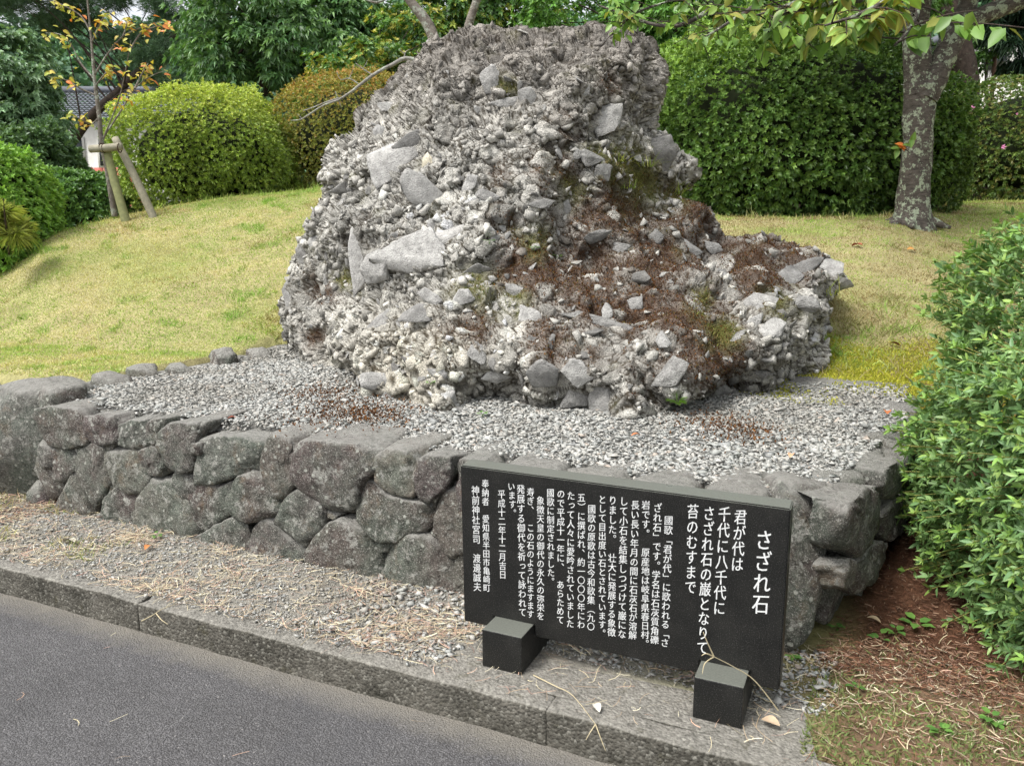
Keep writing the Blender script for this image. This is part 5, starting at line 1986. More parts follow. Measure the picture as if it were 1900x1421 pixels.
def bush(name, label, cat, center, rad, n, L, pal, rng, e=2.5, k=5, Wf=0.38, quality=1, shells=((1.0, .6), (.9, .25), (.78, .15)), lumpy=0.10, palmix=None, seed=1, fl=4.0, group=None, zmin=None, inner=0.72, mat='leaf', stems=5, top_new=0.0, up=0.35):
    c = np.array(center, float); rad = np.array(rad, float)
    t = thing(name, (c[0], c[1], c[2] - rad[2]), label, cat, group)
    Ps, Ns = [], []
    for f, share in shells:
        m = int(n * share)
        p, d = superellipsoid(m, rng, e)
        lump = 1 + lumpy * fbm(p * rad + seed * 9.1, fl, 3, seed) + rng.normal(size=m) * 0.018 + (rng.random(m) < 0.12) * rng.random(m) * 0.06
        p = p * f * lump[:, None]
        Ps.append(c + p * rad); Ns.append(norm(d / rad * rad.mean()))
    # stray shoots standing out of the clipped surface
    m = max(20, n // 220)
    p, d = superellipsoid(m, rng, e)
    d[:, 2] = np.abs(d[:, 2]); p[:, 2] = np.abs(p[:, 2])
    ln = rng.uniform(0.04, 0.13, m)
    for q in range(5):
        Ps.append(c + p * rad * (1 + lumpy * fbm(p * rad + seed * 9.1, fl, 3, seed))[:, None] + norm(d + [0, 0, .8]) * (ln * q / 4)[:, None]); Ns.append(norm(d + [0, 0, .8]))
    P = np.concatenate(Ps); N = np.concatenate(Ns)
    if zmin is not None:
        kz = P[:, 2] > zmin
        P, N = P[kz], N[kz]
    # skip the far side thinning for economy
    tcam = norm(np.array([[0, 0, CAMH]]) - P)
    face = (N * tcam).sum(1)
    keep = (face > -0.25) | (rng.random(len(P)) < 0.35)
    P, N = P[keep], N[keep]
    col = pick(pal, len(P), rng, 0.14)
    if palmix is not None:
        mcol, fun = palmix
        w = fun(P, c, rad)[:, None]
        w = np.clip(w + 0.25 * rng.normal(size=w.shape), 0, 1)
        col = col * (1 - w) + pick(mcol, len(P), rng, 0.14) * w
    axis_ = norm(N + rng.normal(size=N.shape) * 0.35 + np.array([[0, 0, up]]))
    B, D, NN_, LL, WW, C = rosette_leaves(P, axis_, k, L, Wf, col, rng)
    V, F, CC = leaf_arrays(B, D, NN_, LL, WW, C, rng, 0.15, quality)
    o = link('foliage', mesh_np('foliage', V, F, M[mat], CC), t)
    tag(o, kind='stuff')
    # added opaque dark core: stands in for the shaded interior, blocks see-through
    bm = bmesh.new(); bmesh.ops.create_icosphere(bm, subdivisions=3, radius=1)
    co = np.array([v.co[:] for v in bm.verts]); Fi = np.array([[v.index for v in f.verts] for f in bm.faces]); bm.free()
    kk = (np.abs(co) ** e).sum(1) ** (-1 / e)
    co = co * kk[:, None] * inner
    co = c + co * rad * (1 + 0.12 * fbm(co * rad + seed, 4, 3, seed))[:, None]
    link('dark_core', mesh_np('dark_core', co, Fi, M['inner'], smooth_sh=True), t)
    for i in range(stems):
        a = random.uniform(0, 6.28)
        b0 = c + np.array((math.cos(a) * rad[0] * .15, math.sin(a) * rad[1] * .15, -rad[2] * 1.05))
        b1 = c + np.array((math.cos(a) * rad[0] * .55, math.sin(a) * rad[1] * .55, -rad[2] * 0.3))
        tube_obj('stem', [b0, (b0 + b1) / 2 + (0, 0, -.05), b1], [0.03, 0.022, 0.012], M['barkdark'], t, 6)
    return t


def pxbox(px, py, hw, hh, Y):
    p = at(px, py, Y=Y)
    return (p.x, p.y, p.z), hw / FPX * Y, hh / FPX * Y


rng = np.random.default_rng(33)
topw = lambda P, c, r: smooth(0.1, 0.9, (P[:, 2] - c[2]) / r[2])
# left light green azalea
c, rx, rz = pxbox(388, 292, 147, 106, 11.2)
bush('azalea_bush', 'large rounded light green azalea bush on the mound, left of the orange-tinted one', 'bush', c, (rx, 1.0, rz), 20000, 0.042,
     [(0.22, 0.33, 0.055), (0.28, 0.39, 0.065), (0.16, 0.24, 0.045)], rng, 2.7, 5, 0.38, 1, seed=3, lumpy=0.30, fl=2.4,
     palmix=([(0.50, 0.60, 0.12), (0.56, 0.62, 0.14), (0.44, 0.54, 0.10)], topw))
# orange tinted dome
c, rx, rz = pxbox(665, 262, 152, 116, 12.0)
bush('azalea_bush', 'domed clipped azalea bush flushed orange-brown, just left of the rock', 'bush', c, (rx, 1.0, rz), 15000, 0.038,
     [(0.24, 0.28, 0.06), (0.19, 0.22, 0.05), (0.30, 0.30, 0.07)], rng, 2.3, 5, 0.4, 1, seed=5, lumpy=0.07, fl=3,
     palmix=([(0.46, 0.28, 0.07), (0.38, 0.32, 0.08), (0.42, 0.36, 0.08), (0.50, 0.25, 0.08)], lambda P, c, r: smooth(-0.2, 1.0, (P[:, 2] - c[2]) / r[2]) * 0.7))
# big dark hedge on the right
c, rx, rz = pxbox(1465, 248, 262, 170, 11.2)
bush('clipped_hedge', 'big dark green clipped evergreen hedge behind the right side of the rock', 'hedge', c, (rx, 1.3, rz), 22000, 0.065,
     [(0.09, 0.18, 0.04), (0.11, 0.21, 0.045), (0.07, 0.14, 0.03), (0.15, 0.25, 0.06)], rng, 3.0, 5, 0.42, 1, seed=8, lumpy=0.30, fl=2.2,
     palmix=([(0.22, 0.36, 0.07), (0.27, 0.42, 0.08)], lambda P, c, r: smooth(0.3, 1.4, (P[:, 2] - c[2]) / r[2] * 0.9 - (P[:, 0] - c[0]) / r[0] * 0.6)))  # upper left leaves coloured lighter, as if sunlit from there
c, rx, rz = pxbox(1720, 300, 62, 100, 10.9)
bush('clipped_hedge', 'narrow light green shrub showing just right of the cherry trunk', 'hedge', c, (rx, 0.6, rz), 3800, 0.055,
     [(0.10, 0.17, 0.035), (0.13, 0.21, 0.04), (0.07, 0.12, 0.03)], rng, 2.3, 5, 0.42, 1, seed=9, lumpy=0.2, fl=3)
# far right hedge with pink flowers
c, rx, rz = pxbox(1925, 268, 165, 108, 14.5)
fh = bush('clipped_hedge', 'far boxy hedge with a few pink flowers at the right edge', 'hedge', c, (rx, 1.2, rz), 13000, 0.055,
     [(0.12, 0.19, 0.045), (0.16, 0.23, 0.055), (0.09, 0.15, 0.04), (0.18, 0.18, 0.05)], rng, 3.6, 5, 0.42, 1, seed=12, lumpy=0.08, fl=3)
for px, py in ((1803, 200), (1861, 273), (1825, 199), (1886, 212)):
    p = at(px, py, Y=13.25)
    bm = bmesh.new()
    cv = bm.verts.new((0, -0.01, 0))
    r = 0.045 if px in (1803, 1861) else 0.02
    ring = [bm.verts.new((math.cos(a * math.pi / 5) * (r if a % 2 == 0 else r * 0.55), -0.03 * (a % 2 == 0), math.sin(a * math.pi / 5) * (r if a % 2 == 0 else r * 0.55))) for a in range(10)]
    for a in range(10): bm.faces.new((cv, ring[a], ring[(a + 1) % 10]))
    me = bpy.data.meshes.new('flower'); bm.to_mesh(me); bm.free()
    if 'pink' not in M: M['pink'] = mat_flat('pink_petal', (0.68, 0.28, 0.50), 0.6, 100, 0.1)
    me.materials.append(M['pink'])
    link('flower', me, fh, loc=p - fh.location)
# left edge bush
c, rx, rz = pxbox(0, 395, 86, 122, 8.6)
bush('azalea_bush', 'bright green bush at the left edge of the picture', 'bush', c, (rx, 0.6, rz), 6500, 0.055,
     [(0.28, 0.50, 0.09), (0.34, 0.56, 0.11), (0.20, 0.38, 0.07)], rng, 2.4, 5, 0.42, 1, seed=14, lumpy=0.16, fl=3)
c, rx, rz = pxbox(150, 385, 88, 62, 11.2)
bush('low_shrub', 'dark leafy shrub between the left edge bush and the staked sapling', 'bush', c, (rx, 0.7, rz), 4500, 0.075,
     [(0.09, 0.18, 0.06), (0.12, 0.24, 0.07), (0.17, 0.32, 0.08)], rng, 2.2, 5, 0.4, 1, seed=16, lumpy=0.3, fl=3)
c, rx, rz = pxbox(60, 310, 70, 70, 12.2)
bush('low_shrub', 'grey-green shrub behind the left edge bush', 'bush', c, (rx, 0.7, rz), 3500, 0.085,
     [(0.10, 0.18, 0.08), (0.14, 0.24, 0.10)], rng, 2.2, 5, 0.4, 1, seed=17, lumpy=0.3, fl=3)


# ------------------------------------------------------------------ foreground shrub, large leaves
def big_shrub():
    C0 = np.array((2.79, 2.72, 0.80)); rad = np.array((1.12, 1.12, 1.27))
    t = thing('azalea_shrub', (C0[0], C0[1], 0.15), 'dense foreground azalea shrub with glossy green whorled leaves, right of the plinth', 'shrub')
    n = 7600
    p, d = superellipsoid(n * 2, rng, 2.3)
    lump = 1 + 0.13 * fbm(p * rad + 4.4, 3.0, 3, 6) + rng.normal(size=len(p)) * 0.03
    P = C0 + p * rad * lump[:, None]; N = norm(d / rad)
    tcam = norm(np.array([[0, 0, CAMH]]) - P)
    k = ((N * tcam).sum(1) > -0.35) & (P[:, 2] > 0.16)
    P, N = P[k][:n], N[k][:n]
    new = rng.random(len(P)) < 0.28
    P = P + N * (new * rng.uniform(0.02, 0.07, len(P)))[:, None]
    # two inner layers
    P2 = C0 + (P - C0) * 0.93 + rng.normal(size=P.shape) * 0.02; P3 = C0 + (P - C0) * 0.86 + rng.normal(size=P.shape) * 0.02
    P1 = P - N * 0.024 + rng.normal(size=P.shape) * 0.006
    allP = np.concatenate([P, P1, P2, P3[: len(P3) // 2]]); allN = np.concatenate([N, N, N, N[: len(P3) // 2]])
    col = pick([(0.17, 0.29, 0.10), (0.20, 0.33, 0.11), (0.13, 0.24, 0.085), (0.24, 0.38, 0.13)], len(allP), rng, 0.1)
    nm = np.zeros(len(allP), bool); nm[:len(P)] = new
    col[nm] = pick([(0.22, 0.38, 0.08), (0.28, 0.42, 0.10)], nm.sum(), rng, 0.1)
    ax = norm(allN + rng.normal(size=allN.shape) * 0.35 + np.array([[0, 0, 0.45]]))
    B, D, NN_, LL, WW, C = rosette_leaves(allP, ax, 6, 0.037, 0.30, col, rng, spread=1.15, colvar=0.16, jl=0.4)
    kp = rng.random(len(B)) > 0.22
    first = np.tile(np.arange(len(allP)) < len(P), 6)[kp]
    B, D, NN_, LL, WW, C = B[kp], D[kp], NN_[kp], LL[kp], WW[kp], C[kp]
    # visible 300 largest-looking leaves as parts
    px, py = proj(B)
    cand = np.where((px > 1690) & (px < 1900) & (py > 330) & (py < 1300) & first)[0]
    app = LL[cand] / B[cand, 1] * np.abs(np.cross(norm(D[cand]), norm(B[cand] - np.array([0, 0, CAMH])))).sum(1)
    sel = cand[np.argsort(-app)[:300]]
    rest = np.ones(len(B), bool); rest[sel] = False
    V, F, CC = leaf_arrays(B[rest], D[rest], NN_[rest], LL[rest], WW[rest], C[rest], rng, 0.12, 2)
    o = link('foliage', mesh_np('foliage', V, F, M['leaf'], CC), t); tag(o, kind='stuff')
    one = np.array([[0.0, 0, 0]])
    shared = []
    for q in range(6):
        cc = np.array([[(0.15, 0.29, 0.11), (0.18, 0.33, 0.12), (0.21, 0.36, 0.13), (0.12, 0.24, 0.09), (0.30, 0.46, 0.14), (0.16, 0.31, 0.11)][q]])
        V, F, CC = leaf_arrays(one, np.array([[1.0, 0, 0]]), np.array([[0, 0, 1.0]]), np.array([1.0]), np.array([0.29]), cc, rng, 0.12, 2)
        shared.append(mesh_np('leaf', V, F, M['leaf'], CC))
    for i, k in enumerate(sel):
        o = bpy.data.objects.new('leaf', shared[i % 6]); COL.objects.link(o); o.parent = t
        x = Vector(norm(D[k])); z = Vector(norm(NN_[k])); y = z.cross(x)
        m = Matrix((x, y, z)).transposed().to_4x4()
        L = float(LL[k])
        o.matrix_local = Matrix.Translation(Vector(B[k]) - t.location) @ m @ Matrix.Diagonal((L, L, L, 1))
    # yellowish young stems
    idx_ = np.where(nm)[0]
    A = C0 + (allP[idx_] - C0) * 0.90
    Bt = allP[idx_] + ax[idx_] * 0.01
    nn = len(idx_)
    dirv = norm(Bt - A)
    s1 = norm(np.cross(dirv, [[0, 0, 1.0]])) * 0.0016; s2 = np.cross(dirv, s1)
    V = np.stack([A + s1, A - s1 * .5 + s2, A - s1 * .5 - s2, Bt + s1, Bt - s1 * .5 + s2, Bt - s1 * .5 - s2], 1).reshape(-1, 3)
    b = (np.arange(nn) * 6)[:, None]
    F = np.concatenate([b + np.array([f]) for f in ((0, 1, 4), (0, 4, 3), (1, 2, 5), (1, 5, 4), (2, 0, 3), (2, 3, 5))])
    o = link('twigs', mesh_np('twigs', V, F, M['litter'], np.tile(np.array([[0.34, 0.33, 0.10]]), (len(V), 1))), t); tag(o, kind='stuff')
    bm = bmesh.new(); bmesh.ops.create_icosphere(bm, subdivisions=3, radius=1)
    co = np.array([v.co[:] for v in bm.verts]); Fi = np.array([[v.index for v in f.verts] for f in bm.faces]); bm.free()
    link('dark_core', mesh_np('dark_core', C0 + co * rad * 0.78, Fi, M['inner'], smooth_sh=True), t)  # added opaque blob, dark in place of the shaded inside
    for i in range(7):
        a = i * 0.9
        b0 = C0 + np.array((math.cos(a) * .2, math.sin(a) * .2, -0.85)); b1 = C0 + np.array((math.cos(a) * .6, math.sin(a) * .6, -0.2))
        tube_obj('stem', [b0, (b0 + b1) / 2 + (0, 0, -.05), b1], [0.022, 0.016, 0.01], M['barkdark'], t, 7)


big_shrub()


# ------------------------------------------------------------------ trees in the background
def tree(name, label, cat, crowns, trunk, n, L, pal, rng, Wf=0.45, mat='leaf', ncl=90, spread=0.28, droop=0.35, branch_mat='barkdark', group=None, k=5, quality=1, seed=1, palmix=None, flat=0.6):
    """crowns: list of (center, radii). trunk: list of points with radii"""
    pts, rad = trunk
    t = thing(name, tuple(pts[0]), label, cat, group)
    tr = tube_obj('trunk', pts, rad, M[branch_mat], t, 10, 0.02, seed)
    Ps, Ns, brs = [], [], []
    vol = np.array([r[0] * r[1] * r[2] for c, r in crowns]); vol = vol / vol.sum()
    for (c, r), w in zip(crowns, vol):
        c = np.array(c, float); r = np.array(r, float)
        m = max(3, int(ncl * w))
        d = norm(rng.normal(size=(m, 3)))
        rr = rng.uniform(0.45, 1.0, m) ** 0.5
        cc = c + d * rr[:, None] * r
        for q, dd in zip(cc, d):
            nl = int(n * w / m * rng.uniform(0.6, 1.4))
            sp = spread * r.mean() * rng.uniform(0.7, 1.3)
            off = rng.normal(size=(nl, 3)) * sp * np.array([1, 1, flat]) * 0.6
            Ps.append(q + off); Ns.append(norm(norm(off) + dd * 0.6 + np.array([0, 0, 0.5])))
            brs.append(q)
    P = np.concatenate(Ps); N = np.concatenate(Ns)
    col = pick(pal, len(P), rng, 0.16)
    if palmix is not None:
        mcol, fun = palmix
        w = np.clip(fun(P)[:, None] + 0.25 * rng.normal(size=(len(P), 1)), 0, 1)
        col = col * (1 - w) + pick(mcol, len(P), rng, 0.14) * w
    B, D, NN_, LL, WW, C = rosette_leaves(P, N, k, L, Wf, col, rng, spread=1.2)
    V, F, CC = leaf_arrays(B, D, NN_, LL, WW, C, rng, droop, quality)
    o = link('crown', mesh_np('crown', V, F, M[mat], CC), t); tag(o, kind='stuff')
    # limbs
    top = Vector(pts[-1]); midp = Vector(pts[len(pts) // 2])
    parts = []
    for i, q in enumerate(brs):
        if i % 3: continue
        a = Vector(pts[-1]).lerp(midp, random.random())
        b = Vector(q)
        m = a.lerp(b, 0.5) + Vector((0, 0, 0.08 * (b - a).length))
        V_, F_ = tube([a, m, b], [rad[-1] * 0.5, rad[-1] * 0.3, 0.008], 5)
        parts.append((V_, F_, np.ones((len(V_), 3))))
    V_, F_, _ = join_parts(parts)
    o = link('branches', mesh_np('branches', V_, F_, M[branch_mat], smooth_sh=True), t); tag(o, kind='stuff')
    return t


def cr(px, py, hw, hh, Y, dy=None):
    c, rx, rz = pxbox(px, py, hw, hh, Y)
    return (c, (rx, dy or max(rx * 0.7, 0.6), rz))


def gz(x, y): return float(ground_z(np.array(float(x)), np.array(float(y))))


def base(px, Y):
    x = (px - 950) / FPX * Y / CP * 1.0
    return (x, Y, gz(x, Y) - 0.1)


rng = np.random.default_rng(44)
b0 = base(495, 17)
tree('evergreen_tree', 'big dark evergreen tree with drooping glossy leaves behind the two azalea bushes', 'tree',
     [cr(500, 60, 170, 120, 16.5), cr(450, 130, 95, 80, 16), cr(600, 60, 130, 120, 17), cr(560, 180, 100, 60, 16), cr(690, 60, 60, 90, 17.5)],
     ([b0, at(495, 260, Y=17), at(492, 150, Y=17), at(500, 40, Y=17)], [0.2, 0.16, 0.13, 0.08]), 12000, 0.115,
     [(0.09, 0.20, 0.07), (0.12, 0.24, 0.08), (0.07, 0.15, 0.055), (0.18, 0.32, 0.11)], rng, 0.33, ncl=130, spread=0.22, droop=0.45, seed=3)
b0 = base(690, 15)
tree('broadleaf_tree', 'mid green small-leaved tree with yellow tints between the evergreen and the rock', 'tree',
     [cr(690, 150, 110, 60, 15), cr(760, 100, 70, 90, 15.5), cr(620, 190, 80, 40, 14.8)],
     ([b0, at(690, 260, Y=15), at(700, 150, Y=15)], [0.09, 0.07, 0.04]), 4200, 0.09,
     [(0.10, 0.22, 0.05), (0.14, 0.28, 0.055), (0.08, 0.17, 0.045), (0.24, 0.33, 0.06), (0.42, 0.40, 0.07)], rng, 0.36, ncl=90, spread=0.25, droop=0.3, seed=5)
b0 = base(60, 13.5)
tree('broadleaf_tree', 'grey-green broadleaf tree filling the left edge above the bright bush', 'tree',
     [cr(10, 150, 85, 80, 13), cr(35, 250, 90, 70, 13), cr(100, 335, 70, 50, 13.5)],
     ([b0, at(55, 330, Y=13.5), at(30, 200, Y=13.5), at(20, 120, Y=13.5)], [0.12, 0.10, 0.07, 0.04]), 10500, 0.088,
     [(0.17, 0.29, 0.15), (0.22, 0.35, 0.19), (0.13, 0.23, 0.11), (0.28, 0.42, 0.23)], rng, 0.42, ncl=120, spread=0.24, droop=0.35, seed=6)
b0 = base(870, 16)
tree('broadleaf_tree', 'green leafy tree directly behind the left shoulder of the rock summit', 'tree',
     [cr(830, 60, 90, 90, 16), cr(950, 10, 100, 60, 16.5)],
     ([b0, at(870, 150, Y=16), at(880, 20, Y=16)], [0.1, 0.08, 0.05]), 3600, 0.11,
     [(0.09, 0.19, 0.05), (0.13, 0.26, 0.065), (0.07, 0.15, 0.045), (0.32, 0.38, 0.07)], rng, 0.4, ncl=70, spread=0.28, droop=0.3, seed=7)
b0 = base(1160, 15)
tree('broadleaf_tree', 'fresh bright green tree showing above the right shoulder of the rock', 'tree',
     [cr(1090, 30, 120, 60, 15), cr(1200, 70, 110, 80, 15), cr(1290, 60, 90, 80, 14.5), cr(1180, 150, 80, 60, 14.5)],
     ([b0, at(1170, 200, Y=15), at(1180, 60, Y=15)], [0.1, 0.08, 0.05]), 6500, 0.09,
     [(0.10, 0.24, 0.045), (0.14, 0.32, 0.06), (0.08, 0.17, 0.035), (0.18, 0.36, 0.07)], rng, 0.4, ncl=110, spread=0.26, droop=0.25, seed=8)
b0 = base(1470, 16)
tree('broadleaf_tree', 'mid green tree above the dark hedge, half hidden by cherry leaves', 'tree',
     [cr(1400, 20, 120, 70, 16), cr(1530, 10, 140, 80, 16), cr(1660, 20, 80, 70, 16)],
     ([b0, at(1470, 200, Y=16), at(1480, 20, Y=16)], [0.13, 0.1, 0.06]), 5200, 0.10,
     [(0.12, 0.24, 0.06), (0.17, 0.34, 0.075), (0.09, 0.18, 0.045)], rng, 0.4, ncl=90, spread=0.28, droop=0.3, seed=9)
b0 = base(1890, 18)
tree('conifer_tree', 'dark drooping conifer in the top right corner', 'conifer',
     [cr(1885, 40, 55, 60, 17), cr(1930, 100, 60, 60, 17), cr(1850, 10, 40, 30, 17), cr(1960, -40, 120, 90, 17)],
     ([b0, at(1950, 120, Y=17.5), at(1950, -60, Y=17.5)], [0.14, 0.1, 0.05]), 3800, 0.16,
     [(0.015, 0.04, 0.02), (0.025, 0.055, 0.025), (0.02, 0.05, 0.03)], rng, 0.14, 'leafdull', ncl=80, spread=0.25, droop=0.7, seed=10)
b0 = base(1840, 19)
tree('broadleaf_tree', 'small green tree glimpsed between the dark trunk and the brown pole', 'tree',
     [cr(1825, 85, 22, 50, 19, .4), cr(1850, 60, 25, 30, 19, .4)],
     ([b0, at(1832, 200, Y=19), at(1832, 100, Y=19)], [0.05, 0.04, 0.02]), 500, 0.11,
     [(0.06, 0.14, 0.03), (0.09, 0.19, 0.04)], rng, 0.4, ncl=16, spread=0.4, droop=0.3, seed=11)
# pine at the top left: needles
b0 = base(150, 21)
tree('pine_tree', 'tall dark pine with a leaning limb at the top left', 'pine tree',
     [cr(60, 0, 120, 45, 20), cr(290, 60, 70, 50, 20), cr(310, 120, 60, 45, 19), cr(170, 10, 70, 35, 20)],
     ([b0, at(118, 330, Y=20), at(150, 240, Y=20), at(235, 155, Y=20), at(330, 60, Y=20)], [0.20, 0.15, 0.12, 0.09, 0.05]), 7500, 0.14,
     [(0.04, 0.08, 0.045), (0.055, 0.11, 0.055), (0.07, 0.13, 0.07)], rng, 0.05, 'leafdull', ncl=70, spread=0.34, droop=0.1, seed=12, k=10)
# young pine at the left edge, yellow-green needles
b0 = base(10, 7.7)
tree('pine_sapling', 'yellow-green pine sapling low at the left edge of the lawn', 'pine sapling',
     [cr(15, 420, 22, 28, 7.6, .2), cr(0, 405, 20, 20, 7.7, .2)],
     ([gpt(15, 465), at(12, 430, Y=7.6), at(8, 380, Y=7.6)], [0.012, 0.01, 0.006]), 130, 0.13,
     [(0.42, 0.48, 0.12), (0.52, 0.56, 0.16), (0.34, 0.42, 0.10)], rng, 0.035, 'grass', ncl=10, spread=0.35, droop=0.25, seed=13, k=14)

# wooded hillside far behind: leaf clumps on the slope
n = 60000
x = rng.uniform(-75, 75, n); y = 36 + 90 * rng.random(n) ** 1.2
z = ground_z(x, y)
P = np.stack([x, y, z], -1)
bumps = np.abs(fbm(P, 0.16, 2, 91)) * 7 + fbm(P, 0.6, 2, 92) * 1.0
P[:, 2] += bumps + rng.uniform(0, 1.2, n)
k = frustum_mask(P[:, 0], P[:, 1], P[:, 2], 900)
P = P[k]
shade = smooth(-0.4, 0.5, fbm(P, 0.25, 3, 95))[:, None]
col = pick([(0.10, 0.20, 0.11), (0.12, 0.24, 0.12), (0.08, 0.16, 0.10)], len(P), rng, 0.2) * (0.7 + 0.6 * shade)
Nn = norm(rng.normal(size=P.shape) + np.array([[0, -0.5, 0.8]]))
B, D, NN_, LL, WW, C = rosette_leaves(P, Nn, 4, 0.75, 0.6, col, rng, spread=1.5)
V, F, CC = leaf_arrays(B, D, NN_, LL, WW, C, rng, 0.2, 1)
tag(link('wooded_hillside', mesh_np('wooded_hillside', V, F, M['leafdull'], CC)), 'green wooded hillside far behind the garden', 'woodland', kind='stuff')

# far undergrowth behind the crest, one mass
n = 16000
x = rng.uniform(-12, 12, n); y = rng.uniform(16.5, 24, n)
z = ground_z(x, y)
u = x / y
hgt = np.where(u < -0.40, 0.25, np.where(u < 0.52, 3.6, 0.9))
P = np.stack([x, y, z + rng.random(n) * hgt * (1 + 0.5 * fbm(np.stack([x, y, 0 * x], -1), 0.7, 2, 3))], -1)
col = pick([(0.05, 0.10, 0.03), (0.08, 0.15, 0.04), (0.035, 0.07, 0.025)], n, rng, 0.2)
B, D, NN_, LL, WW, C = rosette_leaves(P, norm(rng.normal(size=P.shape) + np.array([[0, -.4, .8]])), 4, 0.22, 0.45, col, rng, spread=1.3)
V, F, CC = leaf_arrays(B, D, NN_, LL, WW, C, rng, 0.3, 1)
tag(link('undergrowth', mesh_np('undergrowth', V, F, M['leafdull'], CC)), 'dense green undergrowth behind the garden trees', 'undergrowth', kind='stuff')


